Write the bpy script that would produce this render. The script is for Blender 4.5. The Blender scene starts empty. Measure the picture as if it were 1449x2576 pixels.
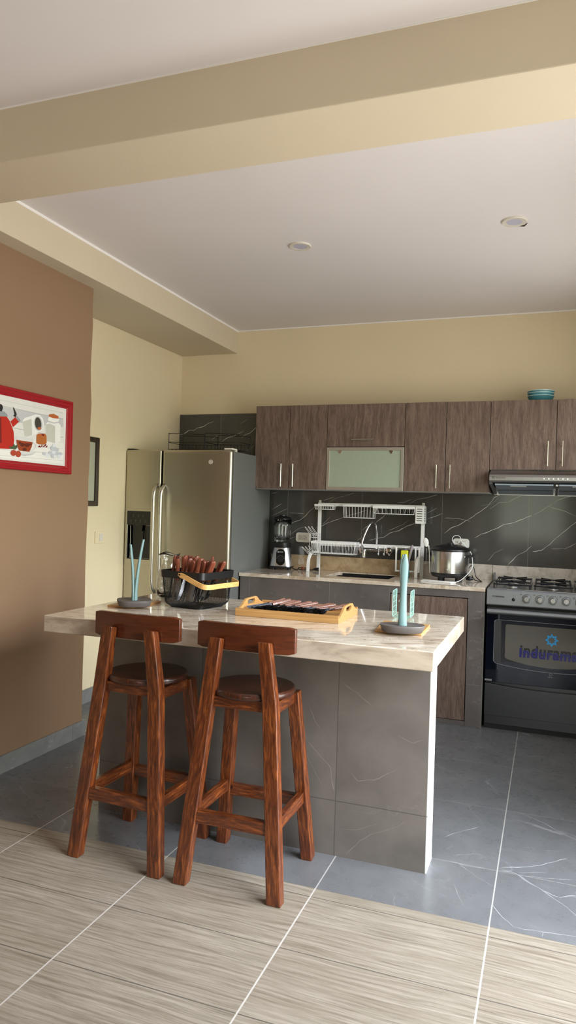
import bpy, bmesh, math, random
from mathutils import Vector, Matrix, noise as mnoise
random.seed(7)
S = bpy.context.scene
COL = S.collection
PI = math.pi

# ------------------------------------------------------------------ camera
CAM = Vector((2.5411, -5.348, 1.3686))
CR = Vector((0.93877, 0.34332, 0.02891)); CU = Vector((-0.02894, -0.00505, 0.99957)); CF = Vector((-0.34332, 0.93920, -0.00519))
FPX = 1803.76
cd = bpy.data.cameras.new('camera'); co = bpy.data.objects.new('camera', cd); COL.objects.link(co)
m = Matrix((CR, CU, -CF)).transposed().to_4x4(); m.translation = CAM
co.matrix_world = m
cd.sensor_fit = 'VERTICAL'; cd.sensor_height = 36; cd.lens = FPX/2576*36; cd.clip_start = .02
S.camera = co
def P(px, py, ax, v):
    """point of the photograph lying on the plane ax = v"""
    d = CF + CR*((px-724.5)/FPX) - CU*((py-1288)/FPX)
    i = 'xyz'.index(ax)
    return CAM + d*((v-CAM[i])/d[i])

# ------------------------------------------------------------------ light
S.view_settings.view_transform = 'Standard'; S.view_settings.look = 'None'
S.view_settings.gamma = 1; S.view_settings.use_curve_mapping = False
S.view_settings.exposure = 0.17
WORLD_STRENGTH = 6.0
w = bpy.data.worlds.new('daylight'); S.world = w; w.use_nodes = True
nt = w.node_tree; nt.nodes.clear()
_o = nt.nodes.new('ShaderNodeOutputWorld'); _b = nt.nodes.new('ShaderNodeBackground')
_tc = nt.nodes.new('ShaderNodeTexCoord'); _sp = nt.nodes.new('ShaderNodeSeparateXYZ')
_rp = nt.nodes.new('ShaderNodeValToRGB'); _mr = nt.nodes.new('ShaderNodeMapRange')
_mr.inputs[1].default_value = -1; _mr.inputs[2].default_value = 1
nt.links.new(_tc.outputs['Generated'], _sp.inputs[0]); nt.links.new(_sp.outputs[2], _mr.inputs[0]); nt.links.new(_mr.outputs[0], _rp.inputs[0])
cr = _rp.color_ramp
cr.elements[0].position = 0; cr.elements[0].color = (.74, .73, .71, 1)
cr.elements[1].position = 1; cr.elements[1].color = (.80, .93, 1.10, 1)
for p_, c_ in ((.47, (.76, .75, .72, 1)), (.50, (.42, .45, .34, 1)), (.54, (.62, .68, .55, 1)), (.62, (.95, 1.0, 1.06, 1))):
    e_ = cr.elements.new(p_); e_.color = c_
# brighter part of the hazy sky, outside the doorway side
_dt = nt.nodes.new('ShaderNodeVectorMath'); _dt.operation = 'DOT_PRODUCT'; _dt.inputs[1].default_value = Vector((1, -.22, .50)).normalized()
_nz = nt.nodes.new('ShaderNodeVectorMath'); _nz.operation = 'NORMALIZE'; nt.links.new(_tc.outputs['Generated'], _nz.inputs[0]); nt.links.new(_nz.outputs[0], _dt.inputs[0])
_mx = nt.nodes.new('ShaderNodeMath'); _mx.operation = 'MAXIMUM'; _mx.inputs[1].default_value = 0; nt.links.new(_dt.outputs['Value'], _mx.inputs[0])
_pw = nt.nodes.new('ShaderNodeMath'); _pw.operation = 'POWER'; _pw.inputs[1].default_value = 9; nt.links.new(_mx.outputs[0], _pw.inputs[0])
_ma = nt.nodes.new('ShaderNodeMath'); _ma.operation = 'MULTIPLY_ADD'; _ma.inputs[1].default_value = 2.6*WORLD_STRENGTH; _ma.inputs[2].default_value = WORLD_STRENGTH; nt.links.new(_pw.outputs[0], _ma.inputs[0])
nt.links.new(_rp.outputs[0], _b.inputs[0]); nt.links.new(_ma.outputs[0], _b.inputs[1])
nt.links.new(_b.outputs[0], _o.inputs[0])
def portal(name, loc, rot, sx, sy):
    l = bpy.data.lights.new(name, 'AREA'); l.shape = 'RECTANGLE'; l.size = sx; l.size_y = sy
    l.cycles.is_portal = True
    o = bpy.data.objects.new(name, l); COL.objects.link(o); o.location = loc; o.rotation_euler = rot
DOOR_Y0, DOOR_Y1, DOOR_Z = -4.35, -2.22, 2.3
XR = 3.12
portal('door_daylight', (XR+.1, (DOOR_Y0+DOOR_Y1)/2, DOOR_Z/2), (0, PI/2, 0), DOOR_Z, DOOR_Y1-DOOR_Y0)
portal('added_window_daylight', (XR+.1, -1.225, 1.80), (0, PI/2, 0), 1.0, 1.15)  # daylight through the unseen window added on the kitchen side
portal('window_daylight', (2.2, -8.55, 1.5), (PI/2, 0, 0), 1.9, 1.3)

# ------------------------------------------------------------------ material helpers
def lin(c):
    f = lambda v: v/12.92 if v <= .04045 else ((v+.055)/1.055)**2.4
    return tuple(f(x/255) for x in c) + (1,)
class N:
    def __init__(s, name):
        s.m = bpy.data.materials.new(name); s.m.use_nodes = True; s.t = s.m.node_tree
        s.b = s.t.nodes['Principled BSDF']; s._pos = None
    def new(s, k, **kw):
        n = s.t.nodes.new(k)
        for a, v in kw.items(): setattr(n, a, v)
        return n
    def put(s, inp, v):
        if hasattr(v, 'links') or hasattr(v, 'is_linked'): s.t.links.new(v, inp)
        else: inp.default_value = v
    def pos(s, world=True):
        if world: return s.new('ShaderNodeNewGeometry').outputs['Position']
        return s.new('ShaderNodeTexCoord').outputs['Object']
    def math(s, op, a, b=0.0, c=0.0, clamp=False):
        n = s.new('ShaderNodeMath', operation=op, use_clamp=clamp)
        s.put(n.inputs[0], a); s.put(n.inputs[1], b); s.put(n.inputs[2], c); return n.outputs[0]
    def vm(s, op, a, b=(0, 0, 0)):
        n = s.new('ShaderNodeVectorMath', operation=op); s.put(n.inputs[0], a); s.put(n.inputs[1], b)
        return n.outputs[0]
    def sep(s, v):
        n = s.new('ShaderNodeSeparateXYZ'); s.put(n.inputs[0], v); return n.outputs
    def comb(s, x, y, z):
        n = s.new('ShaderNodeCombineXYZ'); s.put(n.inputs[0], x); s.put(n.inputs[1], y); s.put(n.inputs[2], z); return n.outputs[0]
    def noise(s, v, scale, detail=4, rough=.55, dist=0, col=False):
        n = s.new('ShaderNodeTexNoise'); s.put(n.inputs['Vector'], v); n.inputs['Scale'].default_value = scale
        n.inputs['Detail'].default_value = detail; n.inputs['Roughness'].default_value = rough; n.inputs['Distortion'].default_value = dist
        return n.outputs[1 if col else 0]
    def ramp(s, f, stops):
        n = s.new('ShaderNodeValToRGB'); s.put(n.inputs[0], f); r = n.color_ramp
        r.elements[0].position, r.elements[0].color = stops[0][0], _c(stops[0][1])
        r.elements[1].position, r.elements[1].color = stops[-1][0], _c(stops[-1][1])
        for p, c in stops[1:-1]: e = r.elements.new(p); e.color = _c(c)
        return n.outputs[0]
    def mix(s, f, a, b, mode='MIX'):
        n = s.new('ShaderNodeMix', data_type='RGBA', blend_type=mode)
        s.put(n.inputs[0], f); s.put(n.inputs[6], _c(a)); s.put(n.inputs[7], _c(b)); return n.outputs[2]
    def bump(s, h, strength=.2, dist=.002):
        n = s.new('ShaderNodeBump'); s.put(n.inputs['Height'], h); n.inputs['Strength'].default_value = strength; n.inputs['Distance'].default_value = dist
        s.t.links.new(n.outputs[0], s.b.inputs['Normal'])
    def scale(s, v, x, y, z):
        return s.vm('MULTIPLY', v, (x, y, z))
    def set(s, **kw):
        names = dict(color='Base Color', rough='Roughness', metal='Metallic', spec='Specular IOR Level', trans='Transmission Weight', ior='IOR', coat='Coat Weight', coatr='Coat Roughness', emit='Emission Color', es='Emission Strength', aniso='Anisotropic', alpha='Alpha')
        for k, v in kw.items(): s.put(s.b.inputs[names[k]], _c(v) if k in ('color', 'emit') else v)
        return s.m
    def veins(s, v, scale, width=.02, warp=.35, amt=1.0, mask=.5, stretch=(1, 1, 1)):
        """thin wandering veins: zero crossings of a warped noise, broken up by another noise"""
        p = s.scale(v, *stretch)
        wv = s.noise(p, scale*1.6, 6, .6, 0, col=True)
        p = s.vm('ADD', p, s.vm('MULTIPLY', s.vm('SUBTRACT', wv, (.5, .5, .5)), (warp, warp, warp)))
        n = s.noise(p, scale, 2, .4)
        d = s.math('ABSOLUTE', s.math('SUBTRACT', n, .5))
        line = s.math('SUBTRACT', 1, s.math('DIVIDE', d, width), clamp=True)
        mk = s.math('MULTIPLY', s.math('SUBTRACT', s.noise(p, scale*1.1, 2, .5), mask), 6, clamp=True)
        return s.math('MULTIPLY', s.math('MULTIPLY', s.math('POWER', line, 1.6), mk), amt)
    def joint(s, comp, off, period, width):
        f = s.math('FRACT', s.math('ADD', s.math('DIVIDE', s.math('SUBTRACT', comp, off), period), 100.5))
        d = s.math('MULTIPLY', s.math('ABSOLUTE', s.math('SUBTRACT', f, .5)), period)
        return s.math('LESS_THAN', d, width/2)
    def cell(s, comp, off, period):
        return s.math('FLOOR', s.math('DIVIDE', s.math('SUBTRACT', comp, off), period))
def _c(c):
    if isinstance(c, tuple) and len(c) == 3: return tuple(c)+(1,)
    return c
def plain(name, rgb, rough=.5, metal=0, **kw):
    n = N(name)
    # a faint tone variation keeps large plain surfaces from looking synthetic
    v = n.noise(n.pos(False), 35, 3)
    base = lin(rgb)
    c = n.mix(v, tuple(x*.94 for x in base[:3]), tuple(min(1, x*1.06) for x in base[:3]))
    return n.set(color=c, rough=rough, metal=metal, **kw)

MT = {}
def paint(name, rgb, bump=.35, rough=.6, sc=1.0):
    n = N(name); p = n.pos()
    a = n.noise(p, 1.3*sc, 3); b = n.noise(p, 60, 4)
    base = lin(rgb)[:3]
    c = n.mix(a, tuple(x*.95 for x in base), tuple(min(1, x*1.05) for x in base))
    n.bump(n.math('ADD', n.math('MULTIPLY', n.noise(p, 4, 3), 1.5), n.math('MULTIPLY', b, .25)), bump, .01)
    return n.set(color=c, rough=rough, spec=.35)
MT['cream'] = paint('cream_wall_paint', (224, 209, 174))
MT['beam'] = paint('beam_paint', (208, 194, 168), .25)
MT['brown'] = paint('brown_wall_paint', (140, 112, 86), .25)
MT['white'] = paint('ceiling_paint', (226, 220, 218), .1)
MT['cornice'] = paint('white_edge_paint', (240, 236, 230), .1)

def m_floor_grey():
    n = N('grey_marble_floor_tile'); p = n.pos(); x, y, z = n.sep(p)
    cx = n.cell(x, 1.18, .605); cy = n.cell(y, -2.478, .6)
    q = n.vm('ADD', p, n.comb(n.math('MULTIPLY', cx, 3.1), n.math('MULTIPLY', cy, .37), 0))
    rot = n.new('ShaderNodeMapping'); rot.inputs['Rotation'].default_value = (0, 0, .5); n.t.links.new(q, rot.inputs[0]); q = rot.outputs[0]
    base = n.ramp(n.noise(q, 3.4, 8, .62, .3), [(.25, lin((86, 86, 87))), (.55, lin((98, 98, 99))), (.8, lin((114, 114, 114)))])
    fine = n.noise(q, 13, 6, .62)
    base = n.mix(n.math('MULTIPLY', fine, .45), base, lin((122, 122, 123)))
    v1 = n.veins(q, 1.5, .005, .22, .28, .50, (1, 2.2, 1)); v2 = n.veins(q, 3.4, .006, .14, .12, .52, (1, 2.0, 1))
    col = n.mix(n.math('MAXIMUM', v1, v2), base, lin((205, 206, 205)))
    j = n.math('MAXIMUM', n.joint(x, 1.18, .605, .005), n.math('MULTIPLY', n.joint(y, -2.478, .6, .0025), .6))
    col = n.mix(j, col, lin((165, 163, 158)))
    n.bump(n.math('MULTIPLY', j, -1), .4, .002)
    return n.set(color=col, rough=n.math('ADD', .22, n.math('MULTIPLY', fine, .12)), spec=.5)
def m_floor_wood():
    n = N('wood_look_floor_tile'); p = n.pos(); x, y, z = n.sep(p)
    cx = n.cell(x, 1.18, .605); cy = n.cell(y, -3.5692, .3168)
    q = n.vm('ADD', p, n.comb(n.math('MULTIPLY', cx, 1.7), n.math('ADD', n.math('MULTIPLY', cy, 5.3), n.math('MULTIPLY', cx, 2.9)), 0))
    qx = n.sep(q)[0]
    warp = n.noise(n.scale(q, 1.0, 2.4, 1), 1.5, 2, .5); warp2 = n.noise(n.scale(q, 2.5, 8, 1), 2.0, 2, .5)
    yy = n.math('ADD', n.sep(q)[1], n.math('ADD', n.math('MULTIPLY', warp, .055), n.math('MULTIPLY', warp2, .008)))
    rings = n.noise(n.comb(n.math('MULTIPLY', qx, .035), yy, 0), 85, 6, .78)
    pores = n.noise(n.comb(n.math('MULTIPLY', qx, 2.2), n.math('MULTIPLY', yy, 150), 0), 2.2, 4, .7)
    lines = n.noise(n.comb(n.math('MULTIPLY', qx, .7), n.math('MULTIPLY', yy, 60), 0), 3.0, 5, .7)
    broad = n.noise(n.scale(q, .7, 4, 1), 2.2, 3)
    col = n.ramp(rings, [(.32, lin((98, 88, 76))), (.46, lin((134, 124, 109))), (.56, lin((152, 142, 128))), (.72, lin((166, 157, 143)))])
    col = n.mix(n.math('MULTIPLY', n.math('SUBTRACT', broad, .42), 1.3, clamp=True), col, lin((122, 109, 93)))
    col = n.mix(n.math('MULTIPLY', n.math('SUBTRACT', .45, lines), 5, clamp=True), col, lin((106, 95, 82)))
    col = n.mix(n.math('MULTIPLY', n.math('SUBTRACT', .46, pores), 3.5, clamp=True), col, lin((100, 89, 76)))
    jx = n.joint(x, 1.18, .605, .0055); jy = n.joint(y, -3.5692, .3168, .0045)
    col = n.mix(n.math('MULTIPLY', jy, .85), col, lin((84, 78, 70))); col = n.mix(jx, col, lin((184, 178, 170)))
    n.bump(n.math('SUBTRACT', n.math('MULTIPLY', pores, .4), n.math('MAXIMUM', jx, jy)), .35, .0015)
    return n.set(color=col, rough=.42, spec=.4)
def m_tile(name, c0, c1, vein, jx=None, jy=None, jz=None, grout=(150, 145, 140), gw=.003, rough=.22, va=.5):
    n = N(name); p = n.pos(); x, y, z = n.sep(p)
    q = n.vm('ADD', p, n.comb(0, 0, n.math('MULTIPLY', n.cell(x, jx[0], jx[1]), 2.7))) if jx else p
    base = n.ramp(n.noise(q, 4, 6, .6, .5), [(.3, lin(c0)), (.72, lin(c1))])
    v1 = n.veins(q, 2.6, .009, .5, va, .52, (1, 1, 1.6)); v2 = n.veins(q, 6.5, .010, .22, va*.6, .56)
    col = n.mix(n.math('MAXIMUM', v1, v2), base, lin(vein))
    j = None
    for comp, jj in ((x, jx), (y, jy), (z, jz)):
        if jj:
            k = n.joint(comp, jj[0], jj[1], gw); j = k if j is None else n.math('MAXIMUM', j, k)
    if j is not None:
        col = n.mix(n.math('MULTIPLY', j, .8), col, lin(grout)); n.bump(n.math('MULTIPLY', j, -1), .4, .002)
    return n.set(color=col, rough=rough, spec=.5)
MT['floor_grey'] = m_floor_grey(); MT['floor_wood'] = m_floor_wood()
MT['splash'] = m_tile('dark_marble_wall_tile', (68, 67, 64), (80, 78, 74), (120, 118, 112), (-.022, .6055), None, None, (128, 126, 120), .003, .11, .15)
MT['vein'] = plain('white_marble_vein', (196, 194, 186), .12)
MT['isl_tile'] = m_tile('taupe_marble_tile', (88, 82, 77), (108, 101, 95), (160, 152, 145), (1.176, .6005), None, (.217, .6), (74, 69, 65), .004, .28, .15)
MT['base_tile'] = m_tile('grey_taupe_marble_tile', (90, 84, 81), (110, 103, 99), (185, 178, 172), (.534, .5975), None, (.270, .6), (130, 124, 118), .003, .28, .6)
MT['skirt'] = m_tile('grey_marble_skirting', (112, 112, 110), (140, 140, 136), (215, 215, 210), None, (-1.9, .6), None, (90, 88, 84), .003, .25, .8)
MT['lit_end_tile'] = m_tile('lit_marble_end', (196, 196, 194), (222, 222, 220), (225, 225, 225), None, None, (.217, .6), (120, 118, 115), .003, .3, .6)  # doorway glare on the island end is put into this pale colour

def m_granite():
    n = N('cream_granite'); p = n.pos()
    rot = n.new('ShaderNodeMapping'); rot.inputs['Rotation'].default_value = (.1, .2, -.35); n.t.links.new(p, rot.inputs[0]); p2 = rot.outputs[0]
    q = n.scale(p2, 1, 3.2, 2.2)
    f = n.noise(q, 3.2, 8, .68, 1.2)
    col = n.ramp(f, [(.28, lin((150, 128, 108))), (.42, lin((196, 178, 156))), (.55, lin((222, 210, 192))), (.75, lin((196, 176, 152)))])
    streak = n.noise(n.scale(p2, 2, 9, 6), 5, 8, .75, .8)
    col = n.mix(n.math('MULTIPLY', n.math('SUBTRACT', streak, .56), 5, clamp=True), col, lin((120, 104, 92)))
    speck = n.noise(p, 90, 3, .6); big = n.noise(q, 5, 3, .5)
    col = n.mix(n.math('MULTIPLY', n.math('MULTIPLY', n.math('SUBTRACT', speck, .60), 9, clamp=True), n.math('MULTIPLY', n.math('SUBTRACT', big, .45), 5, clamp=True)), col, lin((70, 58, 50)))
    v = n.veins(p2, 2.2, .012, .5, .5, .5, (1, 2, 1))
    col = n.mix(v, col, lin((110, 88, 74)))
    return n.set(color=col, rough=.07, spec=.5, coat=.3, coatr=.03)
MT['granite'] = m_granite()
def m_granite_edge():
    n = N('honed_stone_edge'); p = n.pos()
    f = n.noise(n.scale(p, 1, 1.4, 3.0), 2.6, 8, .65, 1.6)
    col = n.ramp(f, [(.3, lin((146, 128, 112))), (.5, lin((184, 168, 150))), (.7, lin((200, 187, 170)))])
    v = n.veins(p, 3.0, .012, .6, .55, .47, (1, 1, 2)); col = n.mix(v, col, lin((112, 92, 78)))
    return n.set(color=col, rough=.35)
MT['granite_edge'] = m_granite_edge()
def m_travertine():
    n = N('travertine_upstand'); p = n.pos(); x, y, z = n.sep(p)
    f = n.noise(p, 9, 7, .7, .4)
    warm = n.ramp(f, [(.3, lin((136, 112, 82))), (.5, lin((186, 160, 124))), (.7, lin((204, 182, 148)))])
    cool = n.ramp(f, [(.3, lin((140, 132, 120))), (.5, lin((196, 186, 172))), (.7, lin((214, 206, 194)))])
    col = n.mix(n.math('MULTIPLY', n.math('SUBTRACT', x, 1.45), 3, clamp=True), warm, cool)
    sp = n.noise(p, 45, 5, .75); big = n.noise(p, 7, 2)
    col = n.mix(n.math('MULTIPLY', n.math('MULTIPLY', n.math('SUBTRACT', sp, .58), 8, clamp=True), n.math('MULTIPLY', n.math('SUBTRACT', big, .45), 6, clamp=True)), col, lin((80, 66, 52)))
    return n.set(color=col, rough=.15)
MT['travertine'] = m_travertine()
def m_laminate():
    n = N('brown_oak_laminate'); p = n.pos(); inf = n.new('ShaderNodeObjectInfo').outputs['Random']
    q = n.vm('ADD', p, n.comb(n.math('MULTIPLY', inf, 9), 0, n.math('MULTIPLY', inf, 5)))
    q = n.scale(q, 1, 1, .10)
    wq = n.vm('ADD', q, n.vm('MULTIPLY', n.noise(n.scale(q, 1, 1, 5), 6, 2, .5, 0, col=True), (.05, .05, .02)))
    f = n.noise(wq, 40, 6, .75, .3); g = n.noise(wq, 190, 4, .7)
    col = n.ramp(f, [(.30, lin((78, 62, 54))), (.48, lin((108, 90, 80))), (.68, lin((132, 113, 101)))])
    col = n.mix(n.math('MULTIPLY', n.math('SUBTRACT', g, .52), 5, clamp=True), col, lin((84, 67, 58)))
    n.bump(g, .25, .001)
    return n.set(color=col, rough=.48, spec=.35)
MT['laminate'] = m_laminate()
def m_varnished():
    n = N('varnished_pine'); p = n.pos(False); inf = n.new('ShaderNodeObjectInfo').outputs['Random']
    u = n.new('ShaderNodeUVMap').outputs[0]
    uv = n.vm('ADD', u, n.comb(n.math('MULTIPLY', inf, 13), n.math('MULTIPLY', inf, 29), 0))
    q = n.scale(uv, 1, .12, 1)
    wq = n.vm('ADD', q, n.vm('MULTIPLY', n.noise(n.scale(uv, 5, 3, 1), 1.0, 2, .5, 0, col=True), (.03, .01, 0)))
    f = n.noise(wq, 95, 4, .7, .5); b = n.noise(uv, 7, 3)
    col = n.ramp(f, [(.30, lin((34, 14, 5))), (.5, lin((90, 42, 16))), (.68, lin((138, 74, 32)))])
    col = n.mix(n.math('MULTIPLY', n.math('SUBTRACT', b, .45), 1.8, clamp=True), col, lin((74, 32, 16)))
    # knots
    vo = n.new('ShaderNodeTexVoronoi'); vo.inputs['Scale'].default_value = 2.6; vo.inputs['Randomness'].default_value = 1
    n.t.links.new(n.scale(uv, 3.2, 1.5, 1), vo.inputs['Vector'])
    k = n.math('LESS_THAN', vo.outputs['Distance'], .075); k2 = n.math('SUBTRACT', 1, n.math('DIVIDE', vo.outputs['Distance'], .16), clamp=True)
    col = n.mix(n.math('MULTIPLY', k2, .7), col, lin((80, 30, 10))); col = n.mix(k, col, lin((38, 15, 8)))
    return n.set(color=col, rough=.3, coat=.35, coatr=.15, spec=.5)
MT['varnish'] = m_varnished()
def m_seatwood():
    n = N('dark_varnished_seat_wood'); p = n.pos(False)
    f = n.noise(n.scale(p, 12, 1, 1), 9, 4, .7, .4)
    col = n.ramp(f, [(.3, lin((34, 15, 7))), (.55, lin((60, 26, 12))), (.75, lin((80, 38, 18)))])
    return n.set(color=col, rough=.26, coat=.3, coatr=.12)
MT['seat'] = m_seatwood()
def m_backwood():
    n = N('red_brown_varnished_board'); p = n.pos(False)
    f = n.noise(n.scale(p, 1, 1, 9), 9, 4, .65, .5)
    col = n.ramp(f, [(.3, lin((62, 26, 11))), (.55, lin((82, 36, 16))), (.75, lin((98, 46, 22)))])
    return n.set(color=col, rough=.28, coat=.3, coatr=.12)
MT['back'] = m_backwood()
def m_bamboo(name, dark, light, axis=0):
    n = N(name); p = n.pos(False); s3 = [8, 8, 40]; s3[axis] = .6
    f = n.noise(n.scale(p, *s3), 6, 4, .6)
    col = n.ramp(f, [(.3, lin(dark)), (.7, lin(light))])
    return n.set(color=col, rough=.35, coat=.2, coatr=.2)
MT['bamboo'] = m_bamboo('bamboo', (172, 126, 72), (206, 160, 100))
MT['bamboo_dark'] = m_bamboo('bamboo_board', (150, 104, 58), (190, 140, 84))
MT['cane'] = m_bamboo('pale_bent_wood', (206, 152, 84), (234, 188, 120))
def m_steel(name, rgb, rough, stretch, metal=1.0, amt=.12, scale=60):
    n = N(name); p = n.pos(False)
    f = n.noise(n.scale(p, *stretch), scale, 3, .6)
    b = lin(rgb)[:3]
    col = n.mix(f, tuple(x*.9 for x in b), tuple(min(1, x*1.1) for x in b))
    return n.set(color=col, rough=n.math('ADD', rough, n.math('MULTIPLY', f, amt)), metal=metal, aniso=.4)
MT['steel_v'] = m_steel('brushed_steel_vertical', (186, 180, 164), .26, (10, 10, .25))
MT['steel'] = m_steel('brushed_steel', (178, 178, 178), .24, (.3, 10, 10))
MT['steel_pot'] = m_steel('spun_steel_pot', (200, 200, 200), .16, (1, 1, 20))
MT['steel_dark'] = m_steel('dark_steel_panel', (86, 86, 88), .32, (.3, 8, 8))
MT['hood'] = m_steel('hood_steel', (150, 148, 146), .3, (.3, 10, 10))
MT['chrome'] = plain('chrome', (225, 225, 228), .06, 1)
MT['handle'] = plain('satin_nickel', (205, 202, 192), .22, 1)
MT['grey_side'] = plain('grey_fridge_side', (104, 105, 102), .42)
MT['black'] = plain('black_plastic', (20, 20, 21), .32)
MT['black_gloss'] = plain('black_gloss', (9, 10, 14), .06)
MT['black_metal'] = plain('black_metal_wire', (18, 17, 17), .4, .3)
MT['iron'] = plain('black_enamel', (22, 23, 27), .22)
MT['white_pl'] = plain('white_plastic', (226, 226, 220), .35)
MT['white_coat'] = plain('white_coated_steel', (240, 240, 237), .3)
MT['ivory'] = plain('ivory_plastic', (214, 208, 194), .35)
MT['ivory2'] = plain('ivory_insert', (196, 188, 172), .4)
MT['melamine'] = plain('light_melamine', (190, 188, 184), .4)
MT['edge'] = plain('laminate_edge', (96, 80, 72), .45)
MT['slot'] = plain('dark_slot', (12, 12, 12), .6)
MT['mint'] = plain('mint_coated_wire', (150, 200, 184), .35)
MT['sage'] = plain('sage_blue_plastic', (114, 143, 143), .45)
MT['taupe'] = plain('dark_taupe_plastic', (86, 80, 78), .5)
MT['aqua'] = plain('aqua_plastic', (110, 190, 196), .4)
MT['cup_grey'] = plain('grey_cup_plastic', (150, 142, 144), .45)
MT['yellow'] = plain('yellow_sponge', (214, 220, 40), .7)
MT['teal'] = plain('teal_ceramic', (72, 136, 148), .35)
MT['teal_pale'] = plain('pale_teal_glaze', (176, 204, 200), .35)
MT['red_frame'] = plain('red_lacquer', (150, 16, 28), .28)
MT['dark_frame'] = plain('dark_wood_frame', (52, 40, 30), .4)
MT['mat_grey'] = plain('picture_mat', (172, 172, 150), .5)
MT['cut_wood'] = m_bamboo('reddish_handle_wood', (88, 38, 25), (142, 76, 52), 2)
MT['cut_wood2'] = m_bamboo('brown_handle_wood', (92, 56, 43), (142, 98, 80), 2)
MT['steel_reflecting_dark'] = plain('dark_reflecting_cutlery_steel', (34, 34, 36), .22, 1)  # dark colour stands in for the dark surroundings the cutlery reflects
MT['silver'] = plain('cutlery_steel', (150, 150, 152), .12, 1)
MT['lamp_disc'] = plain('lamp_diffuser', (186, 184, 200), .5)
MT['oven_grey'] = m_steel('oven_grey_panel', (130, 132, 134), .34, (.3, 8, 8), .75)
MT['print_blue'] = plain('sticker_blue', (20, 148, 214), .35)
MT['print_navy'] = plain('sticker_navy', (30, 28, 110), .35)
MT['print_black'] = plain('print_black', (24, 24, 26), .4)
MT['print_grey'] = plain('print_grey', (150, 154, 160), .35)
MT['print_white'] = plain('print_white', (215, 215, 215), .4)
MT['gap'] = plain('dark_gap', (22, 20, 18), .8)
MT['cable_white'] = plain('white_cable', (226, 226, 222), .4)
MT['tin'] = plain('aluminium_frame', (190, 186, 176), .3, .7)
def glass(name, col=(1, 1, 1), rough=0.0, ior=1.45):
    n = N(name); return n.set(color=col, rough=rough, trans=1.0, ior=ior)
MT['glass'] = glass('clear_glass', (.97, .98, .97))
MT['frost'] = plain('frosted_green_glass', (158, 170, 150), .22)
n_ = N('oven_glass'); MT['oven_glass'] = n_.set(color=lin((10, 14, 26)), rough=.035, spec=.4)
n_ = N('oven_window_reflection'); MT['oven_window_reflection'] = n_.set(color=lin((92, 90, 82)), rough=.05, spec=.4)  # grey-beige reflection painted into the pane colour
n_ = N('filter_film'); MT['film'] = n_.set(color=lin((150, 164, 178)), rough=.2)

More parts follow.
